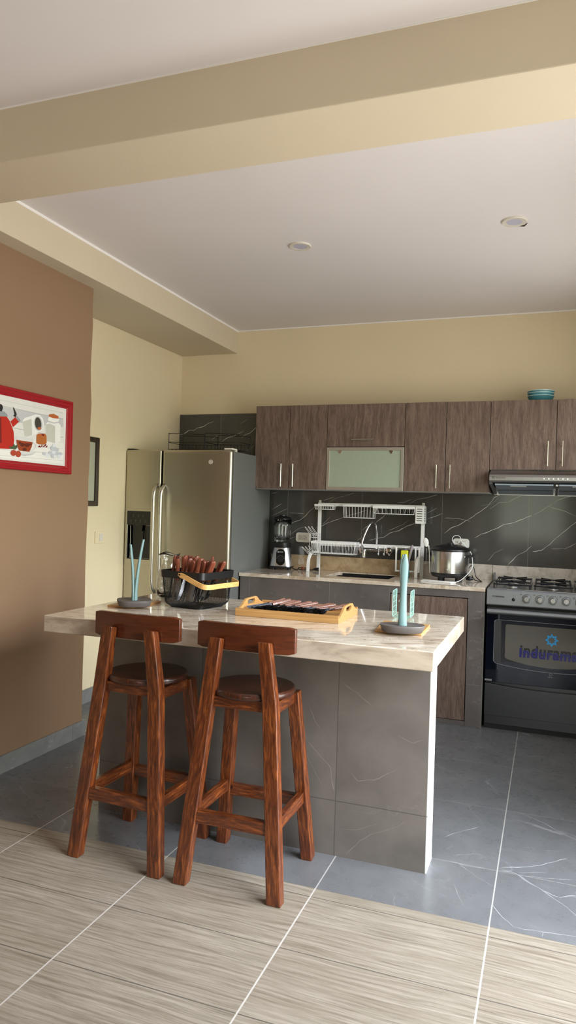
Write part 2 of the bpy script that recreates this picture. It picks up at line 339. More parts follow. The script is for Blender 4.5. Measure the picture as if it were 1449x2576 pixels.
# ------------------------------------------------------------------ mesh helpers
def tag(o, label=None, cat=None, group=None, kind=None):
    if label: o['label'] = label
    if cat: o['category'] = cat
    if group: o['group'] = group
    if kind: o['kind'] = kind
    return o
class MB:
    def __init__(s): s.bm = bmesh.new(); s.uv = s.bm.loops.layers.uv.new('UVMap'); s.mi = 0
    def mat(s, i): s.mi = i; return s
    def face(s, vs, uvs=None):
        try: f = s.bm.faces.new(vs)
        except ValueError: return None
        f.material_index = s.mi
        if uvs:
            for l, u in zip(f.loops, uvs): l[s.uv].uv = u
        return f
    def poly(s, pts):
        return s.face([s.bm.verts.new(p) for p in pts])
    def hexa(s, c, uvl=None):
        """8 corners: bottom 0-3 ccw, top 4-7"""
        v = [s.bm.verts.new(p) for p in c]
        fs = [(3, 2, 1, 0), (4, 5, 6, 7), (0, 1, 5, 4), (1, 2, 6, 5), (2, 3, 7, 6), (3, 0, 4, 7)]
        L = (Vector(c[4])-Vector(c[0])).length; w1 = (Vector(c[1])-Vector(c[0])).length; w2 = (Vector(c[2])-Vector(c[1])).length
        offs = 0
        for k, f in enumerate(fs):
            if k < 2: uv = [(0, 0), (w1, 0), (w1, w2), (0, w2)]
            else:
                ww = w1 if k in (2, 4) else w2
                uv = [(offs, 0), (offs+ww, 0), (offs+ww, L), (offs, L)]; offs += ww
            s.face([v[i] for i in f], uv)
        return s
    def box(s, x0, x1, y0, y1, z0, z1):
        return s.hexa([(x0, y0, z0), (x1, y0, z0), (x1, y1, z0), (x0, y1, z0), (x0, y0, z1), (x1, y0, z1), (x1, y1, z1), (x0, y1, z1)])
    def bar(s, p0, p1, w, d, xd=(1, 0, 0), w1=None, d1=None):
        """square bar from p0 to p1, w along xd, d across"""
        p0 = Vector(p0); p1 = Vector(p1); a = (p1-p0).normalized(); X = Vector(xd); X = (X-a*X.dot(a)).normalized(); Y = a.cross(X)
        w1 = w if w1 is None else w1; d1 = d if d1 is None else d1
        c = []
        for p, ww, dd in ((p0, w, d), (p1, w1, d1)):
            for sx, sy in ((-1, -1), (1, -1), (1, 1), (-1, 1)): c.append(p+X*(sx*ww/2)+Y*(sy*dd/2))
        return s.hexa(c)
    def tube(s, pts, r, n=8, closed=False, cap=True):
        pts = [Vector(p) for p in pts]; rings = []; N_ = len(pts)
        rr = r if isinstance(r, (list, tuple)) else [r]*N_
        t0 = None; up = None
        for i, p in enumerate(pts):
            if closed: t = (pts[(i+1) % N_]-pts[i-1]).normalized()
            else: t = (pts[min(i+1, N_-1)]-pts[max(i-1, 0)]).normalized()
            if up is None:
                up = t.orthogonal().normalized()
            else:
                up = (up - t*up.dot(t))
                up = up.normalized() if up.length > 1e-6 else t.orthogonal().normalized()
            b = t.cross(up)
            rings.append([s.bm.verts.new(p+(up*math.cos(2*PI*k/n)+b*math.sin(2*PI*k/n))*rr[i]) for k in range(n)])
        for i in range(N_ if closed else N_-1):
            A = rings[i]; B = rings[(i+1) % N_]
            for k in range(n): s.face([A[k], A[(k+1) % n], B[(k+1) % n], B[k]])
        if cap and not closed: s.face(rings[0][::-1]); s.face(rings[-1])
        return s
    def lathe(s, prof, c=(0, 0, 0), n=32, axis='z', cap0=True, cap1=True, rad=None):
        """prof = [(r, h)...]; rad(theta, i) optional radius factor"""
        c = Vector(c); rings = []
        for i, (r, h) in enumerate(prof):
            ring = []
            for k in range(n):
                th = 2*PI*k/n; q = r*(rad(th, i) if rad else 1)
                x, y = q*math.cos(th), q*math.sin(th)
                v = {'z': (x, y, h), 'y': (x, h, y), 'x': (h, x, y)}[axis]
                ring.append(s.bm.verts.new(c+Vector(v)))
            rings.append(ring)
        flip = axis == 'y'
        for A, B in zip(rings, rings[1:]):
            for k in range(n):
                q = [A[k], A[(k+1) % n], B[(k+1) % n], B[k]]
                s.face(q[::-1] if flip else q)
        if cap0: s.face(rings[0] if flip else rings[0][::-1])
        if cap1: s.face(rings[-1][::-1] if flip else rings[-1])
        return s
    def prism(s, pts, d):
        """polygon extruded along vector d"""
        d = Vector(d); A = [s.bm.verts.new(p) for p in pts]; B = [s.bm.verts.new(Vector(p)+d) for p in pts]
        s.face(A[::-1]); s.face(B)
        for k in range(len(A)): s.face([A[k], A[(k+1) % len(A)], B[(k+1) % len(A)], B[k]])
        return s
    def ring_prism(s, outer, inner, d):
        d = Vector(d); n = len(outer)
        L = [[s.bm.verts.new(Vector(p)+o) for p in q] for q in (outer, inner) for o in (Vector((0, 0, 0)), d)]
        O0, O1, I0, I1 = L
        for k in range(n):
            j = (k+1) % n
            s.face([O0[k], O0[j], O1[j], O1[k]]); s.face([I0[j], I0[k], I1[k], I1[j]])
            s.face([O1[k], O1[j], I1[j], I1[k]]); s.face([O0[j], O0[k], I0[k], I0[j]])
        return s
    def ball(s, c, r, n=12):
        prof = [(max(1e-4, r*math.sin(PI*i/8)), -r*math.cos(PI*i/8)) for i in range(9)]
        return s.lathe(prof, c, n)
    def xf(s, M):
        bmesh.ops.transform(s.bm, matrix=M, verts=s.bm.verts); return s
    def build(s, name, mats, parent=None, smooth=False, bevel=0, seg=2, loc=None, ang=.6, fix=True):
        if fix: bmesh.ops.recalc_face_normals(s.bm, faces=s.bm.faces)
        me = bpy.data.meshes.new(name); s.bm.to_mesh(me); s.bm.free()
        if not isinstance(mats, (list, tuple)): mats = [mats]
        for q in mats: me.materials.append(MT[q] if isinstance(q, str) else q)
        if smooth:
            for p in me.polygons: p.use_smooth = True
            if smooth == 'auto': me.set_sharp_from_angle(angle=ang)
        o = bpy.data.objects.new(name, me); COL.objects.link(o)
        if parent is not None: o.parent = parent
        if loc is not None: o.location = loc
        if bevel:
            b = o.modifiers.new('bevel', 'BEVEL'); b.width = bevel; b.segments = seg; b.limit_method = 'ANGLE'; b.angle_limit = .6
            b.harden_normals = False
        return o
def empty(name, loc, label, cat, group=None, rz=0):
    o = bpy.data.objects.new(name, None); COL.objects.link(o); o.location = loc; o.rotation_euler = (0, 0, rz); o.empty_display_size = .05
    return tag(o, label, cat, group)
def copy_tree(o, parent=None):
    c = o.copy(); COL.objects.link(c); c.parent = parent
    for ch in list(o.children): copy_tree(ch, c)
    return c
def rrect(w, h, r, n=5):
    """rounded rectangle outline centred on 0 in 2d"""
    pts = []
    for cx, cy, a in ((w/2-r, h/2-r, 0), (-w/2+r, h/2-r, PI/2), (-w/2+r, -h/2+r, PI), (w/2-r, -h/2+r, 1.5*PI)):
        for k in range(n+1): t = a+PI/2*k/n; pts.append((cx+r*math.cos(t), cy+r*math.sin(t)))
    return pts
def smoothpath(pts, k=6):
    """Catmull-Rom through the points"""
    p = [Vector(q) for q in pts]; p = [2*p[0]-p[1]]+p+[2*p[-1]-p[-2]]; out = []
    for i in range(1, len(p)-2):
        for j in range(k):
            t = j/k; a, b, c, d = p[i-1], p[i], p[i+1], p[i+2]
            out.append(.5*((2*b)+(c-a)*t+(2*a-5*b+4*c-d)*t*t+(3*b-a-3*c+d)*t**3))
    out.append(p[-2]); return out
def text_mesh(mb, txt, size, origin, xdir, ydir, extrude=.0004, shear=0, bold=0, space=1.0):
    """lettering as flat raised geometry added to an MB"""
    c = bpy.data.curves.new('t', 'FONT'); c.body = txt; c.size = size; c.extrude = extrude; c.shear = shear; c.offset = bold; c.space_character = space
    o = bpy.data.objects.new('t', c); COL.objects.link(o)
    bpy.context.view_layer.update()
    me = bpy.data.meshes.new_from_object(o.evaluated_get(bpy.context.evaluated_depsgraph_get()))
    X = Vector(xdir).normalized(); Y = Vector(ydir).normalized(); Z = X.cross(Y); O = Vector(origin)
    vs = [mb.bm.verts.new(O+X*v.co.x+Y*v.co.y+Z*v.co.z) for v in me.vertices]
    for p in me.polygons: mb.face([vs[i] for i in p.vertices])
    bpy.data.objects.remove(o); bpy.data.curves.remove(c); bpy.data.meshes.remove(me)
    return mb

# ------------------------------------------------------------------ the room
H = 2.806; XB = .1038; XW = -.4054; XBR = -.0063; YBR = -1.797; YS = -2.8764; YREAR = -8.5
def struct(name, mb, mats, **kw): return tag(mb.build(name, mats, **kw), kind='structure')
struct('floor', MB().box(XW-.3, XR+.3, YREAR-.2, YS-.0005, -.12, 0), 'floor_wood')
struct('ceiling', MB().box(XW-.3, XR+.3, YREAR-.2, .2, H, H+.15), 'white')
struct('wall_back', MB().box(XW-.3, XR+.3, 0.012, .2, 0, H), 'cream')
struct('wall_left', MB().box(XW-.25, XW, YBR-.6, .012, 0, H), 'cream')
# brown wall with its hand-finished, slightly wavy corner
mb = MB(); zs = [0, .1, .4, .7, 1.0, 1.2, 1.35, 1.5, 1.65, 1.8, 1.95, 2.05, 2.15, 2.3, 2.42, 2.5, 2.62]
dy = [0, .0, -.002, .002, -.004, 0, .006, .002, .010, .006, .013, .002, -.004, .002, .006, .0, .002]
rings = []
for z, e in zip(zs, dy):
    rings.append([mb.bm.verts.new(q) for q in ((XBR, YREAR, z), (XBR, YBR+e-.008, z), (XBR-.008, YBR+e, z), (XW-.25, YBR+e, z), (XW-.25, YREAR, z))])
for A, B in zip(rings, rings[1:]):
    for k in range(5): mb.face([A[k], A[(k+1) % 5], B[(k+1) % 5], B[k]])
mb.face(rings[0][::-1]); mb.face(rings[-1])
struct('wall_left_front', mb, 'brown', smooth='auto', ang=.5)
# beams
struct('trim_1', MB().box(XW, XB, -2.9545, .012, 2.62, H), 'beam', bevel=.004)
struct('trim_2', MB().box(XW, XR, -3.2451, -2.9545, 2.605, H), 'beam', bevel=.004)
mb = MB().box(XB, XB+.004, -2.95, .012, H-.014, H).box(XB, XR, .006, .012, H-.008, H).box(XB, XR, -3.2471, -3.2451, H-.006, H)
struct('trim_3', mb, 'cornice')
# right wall: open doorway, plus an unseen window added to brighten the kitchen
WY0, WY1, WZ0, WZ1 = -1.80, -.65, 1.30, 2.3
mb = MB().box(XR, XR+.2, DOOR_Y1, WY0, 0, H).box(XR, XR+.2, WY1, .012, 0, H).box(XR, XR+.2, WY0, WY1, 0, WZ0).box(XR, XR+.2, WY0, WY1, WZ1, H).box(XR, XR+.2, DOOR_Y0, DOOR_Y1, DOOR_Z, H).box(XR, XR+.2, YREAR, DOOR_Y0, 0, H)
struct('wall_right', mb, 'cream')
# rear wall with the wide window behind the photographer
mb = MB().box(XW-.25, 1.27, YREAR-.2, YREAR, 0, H).box(1.33, 1.6, YREAR-.2, YREAR, .85, 2.1).box(2.8, XR+.2, YREAR-.2, YREAR, .85, 2.1).box(1.27, XR+.2, YREAR-.2, YREAR, 0, .85).box(1.27, XR+.2, YREAR-.2, YREAR, 2.1, H)
struct('wall_rear', mb, 'cream')
mb = MB()
for x in (1.6, 2.0, 2.4, 2.75): mb.box(x, x+.05, YREAR-.13, YREAR-.08, .85, 2.1)
for z in (.85, 2.05): mb.box(1.6, 2.8, YREAR-.13, YREAR-.08, z, z+.05)
struct('window_1', mb, 'black')
mb = MB()
mb.box(XR+.05, XR+.1, DOOR_Y0, DOOR_Y0+.05, 0, DOOR_Z).box(XR+.05, XR+.1, DOOR_Y1-.05, DOOR_Y1, 0, DOOR_Z).box(XR+.05, XR+.1, DOOR_Y0, DOOR_Y1, DOOR_Z-.05, DOOR_Z)
struct('door_1', mb, 'white_pl')
mb = MB()
for y in (WY0, (WY0+WY1)/2-.02, WY1-.04): mb.box(XR+.05, XR+.09, y, y+.04, WZ0, WZ1)
for z in (WZ0, WZ1-.04): mb.box(XR+.05, XR+.09, WY0, WY1, z, z+.04)
struct('added_window_2', mb, 'white_pl')  # unseen window, added to brighten the back of the kitchen
# skirting
struct('baseboard_left_front', MB().box(XBR, XBR+.012, YREAR, YBR+.014, 0, .09).box(XBR-.1, XBR, YBR+.002, YBR+.014, 0, .09), 'skirt', bevel=.001)
struct('baseboard_left', MB().box(XW, XW+.012, YBR+.014, -.85, 0, .095), 'skirt', bevel=.001)
# wall tiling with its white veins
def ribbon(mb, pts, w, y, ax='y'):
    """thin wandering vein polygon lying on the tile face"""
    q = []
    for a, b in zip(pts, pts[1:]):
        a = Vector(a); b = Vector(b); n = max(2, int((b-a).length/.02))
        for i in range(n):
            t = i/n; q.append(a.lerp(b, t))
    q.append(Vector(pts[-1])); L = []; R = []
    for i, p in enumerate(q):
        t = (q[min(i+1, len(q)-1)]-q[max(i-1, 0)]).normalized(); nn = Vector((-t.z, 0, t.x)) if ax == 'y' else Vector((-t.y, t.x, 0))
        jit = mnoise.noise(p*28)*.004 if 0 < i < len(q)-1 else 0
        ww = w*(.45+.75*abs(mnoise.noise(p*13+Vector((3, 1, 7)))*1.8))*(.35 if i in (0, len(q)-1) else 1)
        L.append(p+nn*(jit+ww)); R.append(p+nn*(jit-ww))
    for i in range(len(q)-1):
        vs = [mb.bm.verts.new((v.x, y, v.z) if ax == 'y' else (v.x, v.y, y)) for v in ((L[i], L[i+1], R[i+1], R[i]) if ax == 'y' else (R[i], R[i+1], L[i+1], L[i]))]; mb.face(vs)
A = lambda z: (620+z[0]*.57212, 960+z[1]*.572)      # crop 1 of the photograph
B = lambda z: (620+z[0]*.33126, 1220+z[1]*.33136)   # crop 3
D = lambda z: (400+z[0]*.17943, 1060+z[1]*.17937)   # crop above the fridge
VEINS = [(A, .0026, [(868, 668), (905, 640), (940, 628), (985, 600), (1030, 570), (1065, 545), (1090, 510), (1130, 490)]),
 (A, .0026, [(1003, 688), (1030, 672), (1090, 650), (1130, 630), (1190, 615), (1255, 588)]),
 (A, .0016, [(870, 600), (930, 602), (985, 615)]), (A, .0022, [(1258, 748), (1300, 742), (1335, 715), (1360, 690), (1395, 660), (1449, 618), (1500, 590)]),
 (A, .0022, [(1150, 805), (1190, 765), (1230, 745), (1255, 722)]), (A, .0014, [(1262, 588), (1310, 560), (1370, 520), (1440, 500)]),
 (A, .0018, [(1340, 735), (1400, 735), (1449, 712)]), (A, .0012, [(1060, 790), (1090, 755), (1130, 735)]), (A, .0012, [(1330, 550), (1400, 570), (1449, 592)]),
 (A, .0016, [(1070, 560), (1110, 532), (1150, 530), (1200, 505), (1240, 492)]), (A, .001, [(1030, 545), (1075, 540), (1110, 510)]),
 (B, .0014, [(185, 190), (230, 165), (270, 140)]), (B, .0020, [(190, 235), (250, 208), (313, 178)]),
 (B, .0026, [(315, 320), (350, 285), (405, 268), (440, 240), (480, 200), (520, 165), (560, 130)]), (B, .0014, [(318, 212), (370, 215), (440, 217)]),
 (B, .0020, [(313, 412), (345, 402), (372, 395)]), (B, .0012, [(320, 385), (390, 335), (440, 318)]),
 (B, .0022, [(520, 330), (580, 308), (620, 285), (700, 258), (760, 238), (870, 205), (920, 190)]), (B, .0020, [(590, 118), (625, 105), (665, 93)]),
 (B, .0014, [(630, 132), (680, 100), (760, 80), (820, 62)]), (B, .0024, [(880, 345), (930, 305), (985, 285), (1030, 250), (1060, 222)]),
 (B, .0026, [(930, 420), (1000, 405), (1045, 395), (1090, 365), (1160, 345), (1220, 312), (1285, 290)]), (B, .0013, [(1080, 345), (1140, 320), (1190, 300), (1235, 265)]),
 (B, .0022, [(1150, 135), (1200, 130), (1255, 110)]), (B, .0014, [(1230, 148), (1290, 112), (1380, 95), (1449, 72)]), (B, .002, [(1365, 262), (1449, 232), (1490, 215)]),
 (B, .0012, [(1370, 215), (1449, 175)]), (B, .0018, [(820, 540), (870, 515), (910, 485)]), (B, .0012, [(830, 430), (875, 400)]), (B, .0012, [(580, 300), (640, 240)]), (B, .0010, [(185, 65), (215, 60), (250, 48)]),
 (D, .0030, [(280, 190), (360, 170), (420, 125), (490, 125), (530, 100), (620, 75), (690, 30), (770, 0)]), (D, .0022, [(740, 260), (790, 225), (840, 192)]),
 (D, .0030, [(870, 300), (930, 250), (960, 230), (1040, 210), (1120, 170), (1190, 135)]), (D, .0028, [(1155, 235), (1210, 190), (1280, 160), (1350, 95), (1400, 60)]),
 (D, .0014, [(1140, 38), (1200, 0), (1260, -35)]), (D, .0014, [(1180, 445), (1270, 390), (1340, 335)])]
mb = MB().box(XW, XR, 0, .012, .0, 2.128)
mb.mat(1)
for f, wd, pts in VEINS: ribbon(mb, [P(*f(p), 'y', 0) for p in pts], wd*.8, -.0005)
struct('trim_4', mb, ['splash', 'vein'], fix=False)
G = lambda z: (1060+z[0]*.26846, 1900+z[1]*.26846); K = lambda z: (z[0]*.34507, 1800+z[1]*.34507)
FV = [(G, .0035, [(430, 458), (480, 530), (560, 620), (610, 680)], 2), (G, .0030, [(215, 768), (300, 735), (400, 705), (470, 690), (535, 672)], 1),
 (G, .0042, [(870, 495), (960, 495), (1050, 490), (1150, 475), (1240, 455), (1280, 438), (1340, 432)], 2), (G, .006, [(860, 520), (960, 555), (1060, 600), (1160, 640), (1240, 690), (1330, 740), (1449, 790), (1560, 850)], 2),
 (G, .0022, [(870, 520), (1000, 520), (1075, 525), (1200, 555), (1300, 575)], 2), (G, .0035, [(110, 75), (220, 130), (330, 175), (430, 215), (520, 240)], 2), (G, .003, [(610, 300), (680, 335), (750, 380)], 1),
 (G, .0035, [(1000, 145), (1100, 180), (1200, 215), (1260, 235), (1449, 290)], 2), (G, .0024, [(300, 940), (400, 932), (480, 925), (570, 930)], 1), (G, .0024, [(190, 985), (330, 1005), (400, 1030), (500, 1050), (600, 1065)], 1),
 (G, .0018, [(350, 1020), (430, 1075), (520, 1140), (600, 1190), (670, 1225)], 1), (G, .0040, [(750, 1052), (900, 1050), (1030, 1045), (1120, 1028), (1190, 1010), (1260, 995), (1310, 975), (1370, 970)], 1),
 (G, .007, [(720, 1080), (850, 1095), (920, 1130), (1000, 1190), (1130, 1265), (1200, 1310), (1280, 1370), (1380, 1440), (1449, 1500), (1540, 1570)], 2), (G, .002, [(900, 1100), (1050, 1095), (1100, 1103), (1170, 1105)], 1),
 (G, .0022, [(940, 1130), (1050, 1140), (1200, 1155), (1449, 1170)], 1), (G, .0032, [(1150, 1270), (1230, 1310), (1300, 1335), (1360, 1320), (1449, 1318)], 1),
 (G, .0026, [(665, 1400), (700, 1450), (760, 1520), (860, 1605), (960, 1630), (1050, 1640), (1140, 1655), (1300, 1680), (1449, 1700), (1560, 1712)], 1), (G, .002, [(1145, 1655), (1130, 1700)], 1),
 (G, .004, [(-120, 1150), (0, 1225), (60, 1255), (150, 1290), (260, 1330)], 2), (G, .003, [(300, 1190), (340, 1300), (400, 1420)], 2), (G, .0022, [(230, 885), (310, 845)], 1), (G, .0018, [(940, 858), (1050, 870)], 1), (G, .0018, [(1145, 890), (1240, 895), (1330, 900)], 1),
 (G, .003, [(95, 30), (150, 60)], 2), (G, .0015, [(1080, 60), (1180, 130)], 2), (G, .0018, [(200, 350), (270, 345), (290, 310)], 2), (G, .0018, [(110, 250), (160, 225)], 1),
 (K, .004, [(130, 440), (240, 400), (330, 380), (430, 365)], 2), (K, .005, [(60, 470), (180, 490), (300, 485), (420, 480)], 2), (K, .004, [(130, 500), (180, 560), (230, 610)], 2), (K, .004, [(250, 700), (300, 755)], 2), (K, .003, [(840, 830), (960, 900), (1050, 1010)], 2)]
mb = MB().box(XW-.3, XR+.3, YS, .2, -.12, 0)
for f, wd, pts, mi in FV:
    mb.mat(mi); ribbon(mb, [P(*f(p), 'z', 0) for p in pts], wd*.5, .0003, 'z')
MT['fvein'] = plain('pale_floor_vein', (168, 170, 170), .3); MT['fvein2'] = plain('faint_floor_vein', (134, 134, 134), .3)
struct('floor', mb, ['floor_grey', 'fvein', 'fvein2'], fix=False)
struct('trim_5', MB().box(.46, 2.164, -.02, 0, .897, 1.006).box(2.166, XR, -.02, 0, .80, 1.004), 'travertine', bevel=.0015)

# ------------------------------------------------------------------ island
IZ = .895
isl = empty('kitchen_island', (1.4, -2.55, 0), 'taupe marble tiled masonry base under the island worktop, behind the bar stools', 'kitchen island')
def rel(o, r): o.matrix_parent_inverse = r.matrix_world.inverted() if False else Matrix.Translation(-r.location); return o
bpy.context.view_layer.update()
mb = MB().box(.678, 2.134, -2.6144, -2.48, 0, .826); mb.mat(1)
V8 = lambda z: (z[0], 1700+z[1]); V7 = lambda z: (150+z[0]*.4624, 1500+z[1]*.4624)
for f, wd, pts in ((V8, .0026, [(865, 20), (900, 45), (940, 80)]), (V8, .004, [(775, 165), (800, 195), (830, 230), (840, 290)]), (V8, .0024, [(870, 450), (905, 415), (930, 400), (1000, 380), (1020, 365)]), (V8, .0026, [(885, 245), (900, 265), (940, 262), (1000, 235)]),
                   (V7, .0028, [(1360, 600), (1390, 680), (1420, 720)]), (V7, .0028, [(1340, 850), (1390, 960), (1430, 1030)]), (V8, .0020, [(860, 385), (900, 388), (950, 372)]), (V8, .0018, [(1000, 150), (1040, 170), (1068, 160)]), (V8, .0016, [(720, 60), (745, 90), (760, 130)])):
    ribbon(mb, [P(*f(p), 'y', -2.6144) for p in pts], wd*.55, -2.6148)
MT['ivein'] = plain('faint_taupe_vein', (124, 116, 110), .3)
rel(mb.build('tiled_wall', ['isl_tile', 'ivein'], isl, fix=False), isl)
tag(rel(MB().box(2.134, 2.140, -2.6130, -2.482, 0, .826).build('end_cladding', 'lit_end_tile', isl, bevel=.001), isl), 'tile on the end facing the doorway, doorway light painted into its colour')
mb = MB().box(.5745, 2.185, -2.891, -1.980, .8266, IZ)
for f in mb.bm.faces:
    f.material_index = 0 if f.normal.z > .5 else 1
mb.bm.normal_update()
for f in mb.bm.faces: f.material_index = 0 if f.calc_center_median().z > .894 else 1
slab = mb.build('island_worktop', ['granite', 'granite_edge'], bevel=.004, seg=3, fix=True)
tag(slab, 'thick cream granite worktop lying on the tiled island behind two bar stools', 'worktop')

# ------------------------------------------------------------------ bar stools
def make_stool():
    r = empty('bar_stool', (0, 0, 0), 's', 'bar stool')
    for sx in (-1, 1):     # rear posts carrying the backrest (camera side)
        mb = MB()
        a = (sx*.183, -.178, 0); b = (sx*.124, -.116, .66); c = (sx*.095, -.120, .888)
        X = (1, 0, 0); hw, hd = .027, .020
        lv = [(a, hw, hd), (b, hw, .022), (c, .023, .019)]
        rg = [[mb.bm.verts.new((p[0]+u*w_, p[1]+v*d_, p[2] + (0 if i < 2 else (-.004*v)))) for u, v in ((-1, -1), (1, -1), (1, 1), (-1, 1))] for i, (p, w_, d_) in enumerate(lv)]
        acc = 0
        for i in range(2):
            L0 = lv[i][0][2]; L1 = lv[i+1][0][2]
            for k in range(4):
                ww = .05 if k % 2 == 0 else .04; o_ = .05*k
                mb.face([rg[i][k], rg[i][(k+1) % 4], rg[i+1][(k+1) % 4], rg[i+1][k]], [(o_, L0), (o_+ww, L0), (o_+ww, L1), (o_, L1)])
        mb.face(rg[0][::-1]); mb.face(rg[2])
        mb.build('back_leg', 'varnish', r, bevel=.004, seg=2)
    for sx in (-1, 1):
        MB().bar((sx*.183, .180, 0), (sx*.128, .116, .665), .046, .046, (1, 0, 0), .046, .046).build('front_leg', 'varnish', r, bevel=.004)
    # aprons under the seat
    MB().bar((-.098, -.112, .657), (.098, -.112, .657), .04, .024, (0, 0, 1)).build('apron', 'varnish', r, bevel=.002)
    MB().bar((-.105, .116, .640), (.105, .116, .640), .045, .024, (0, 0, 1)).build('apron', 'varnish', r, bevel=.002)
    for sx in (-1, 1): MB().bar((sx*.122, -.10, .645), (sx*.124, .10, .643), .042, .024, (0, 0, 1)).build('apron', 'varnish', r, bevel=.002)
    # foot rungs
    MB().bar((-.143, -.155, .245), (.143, -.155, .245), .046, .030, (0, 0, 1)).build('rung', 'varnish', r, bevel=.003)
    MB().bar((-.148, .156, .232), (.148, .156, .232), .044, .030, (0, 0, 1)).build('rung', 'varnish', r, bevel=.003)
    for sx in (-1, 1): MB().bar((sx*.160, -.142, .250), (sx*.160, .142, .250), .044, .026, (0, 0, 1)).build('rung', 'varnish', r, bevel=.003)
    # round seat
    MB().lathe([(.002, .672), (.150, .672), (.158, .676), (.162, .684), (.161, .694), (.155, .700), (.12, .700), (.06, .6985), (.002, .698)], (0, .012, 0), 48).build('seat', 'seat', r, smooth='auto', ang=.7)
    # curved backrest board, on the table side of the posts
    mb = MB(); n = 16; W = .195; rings = []
    for i in range(n+1):
        t = -1+2*i/n; x = W*t; y = -.088 + .020*t*t
        z0, z1 = .842, .940
        if i in (0, n): z0 += .006; z1 -= .006
        rings.append([mb.bm.verts.new(q) for q in ((x, y-.010, z0), (x, y+.010, z0), (x, y+.010, z1), (x, y-.010, z1))])
    for A_, B_ in zip(rings, rings[1:]):
        for k in range(4): mb.face([A_[k], A_[(k+1) % 4], B_[(k+1) % 4], B_[k]])
    mb.face(rings[0][::-1]); mb.face(rings[-1])
    mb.build('backrest', 'back', r, smooth='auto', ang=.5, bevel=.002)
    return r
st = make_stool(); st.location = (1.505, -2.853, 0)
st['label'] = 'dark varnished wooden bar stool in front of the bamboo tray, nearer the doorway end'
st['group'] = 'bar stools at the island'
s2 = copy_tree(st); s2.location = (1.040, -2.842, 0); s2.rotation_euler = (0, 0, -.045)
s2['label'] = 'dark varnished wooden bar stool in front of the black mesh basket, nearer the brown wall'

# ------------------------------------------------------------------ back counter
YC = -.618; ZC = .897
cb = empty('base_cabinet', (1.3, -.3, 0), 'tiled masonry base cabinet with a brown wood door under the sink worktop', 'base cabinet')
def part(mb, name, mats, root, **kw):
    o = mb.build(name, mats, root, **kw); o.matrix_parent_inverse = Matrix.Translation(-root.location); return o
mb = MB().box(.46, 1.552, YC, YC+.09, 0, .872).box(.46, .56, YC+.09, -.03, 0, .872).box(1.552, 2.062, YC, YC+.09, .824, .872).box(2.062, 2.162, YC, -.03, 0, .872).box(1.552, 2.062, YC+.004, -.03, 0, .030)
part(mb, 'tiled_body', 'base_tile', cb, bevel=.001)
part(MB().box(1.552, 2.062, -.50, -.48, .03, .824), 'back_panel', 'edge', cb)
part(MB().box(1.557, 2.057, YC+.003, YC+.022, .034, .819), 'door', 'laminate', cb, bevel=.001)
part(MB().box(2.1625, 2.167, YC+.002, -.03, 0, .868), 'edge_trim', 'handle', cb)
# granite worktop with a sink cut-out
SX0, SX1, SY0, SY1 = 1.05, 1.50, -.45, -.10
mb = MB(); z0, z1 = .872, ZC
X_ = [.452, SX0, SX1, 2.166]; Y_ = [YC-.006, SY0, SY1, 0]
for i in range(3):
    for j in range(3):
        if i == 1 and j == 1: continue
        for z in (z0, z1): mb.poly([(X_[i], Y_[j], z), (X_[i+1], Y_[j], z), (X_[i+1], Y_[j+1], z), (X_[i], Y_[j+1], z)])
def wallq(x0, y0, x1, y1): mb.poly([(x0, y0, z0), (x1, y1, z0), (x1, y1, z1), (x0, y0, z1)])
for i in range(3):
    wallq(X_[i], Y_[0], X_[i+1], Y_[0]); wallq(X_[i], Y_[3], X_[i+1], Y_[3]); wallq(X_[0], Y_[i], X_[0], Y_[i+1]); wallq(X_[3], Y_[i], X_[3], Y_[i+1])
wallq(SX0, SY0, SX1, SY0); wallq(SX0, SY1, SX1, SY1); wallq(SX0, SY0, SX0, SY1); wallq(SX1, SY0, SX1, SY1)
bmesh.ops.remove_doubles(mb.bm, verts=mb.bm.verts, dist=.0005)
wt = mb.build('counter_worktop', 'granite', bevel=.002)
tag(wt, 'polished cream granite worktop with sink cut-out along the dark tiled wall', 'worktop')
sk = MB()
sk.box(SX0+.03, SX1-.0005, SY1-.006, SY1-.0005, .70, ZC-.007).box(SX1-.006, SX1-.0005, SY0, SY1-.006, .70, ZC-.007).box(SX0-.01, SX1+.01, SY0-.01, SY0, .70, z0-.001).box(SX0-.01, SX1+.01, SY1, SY1+.01, .70, z0-.001).box(SX0-.01, SX0, SY0, SY1, .70, z0-.001).box(SX1, SX1+.01, SY0, SY1, .70, z0-.001).box(SX0, SX1, SY0, SY1, .69, .70)
tag(sk.build('sink', 'slot'), 'dark sink basin set into the granite worktop below the tap', 'sink')

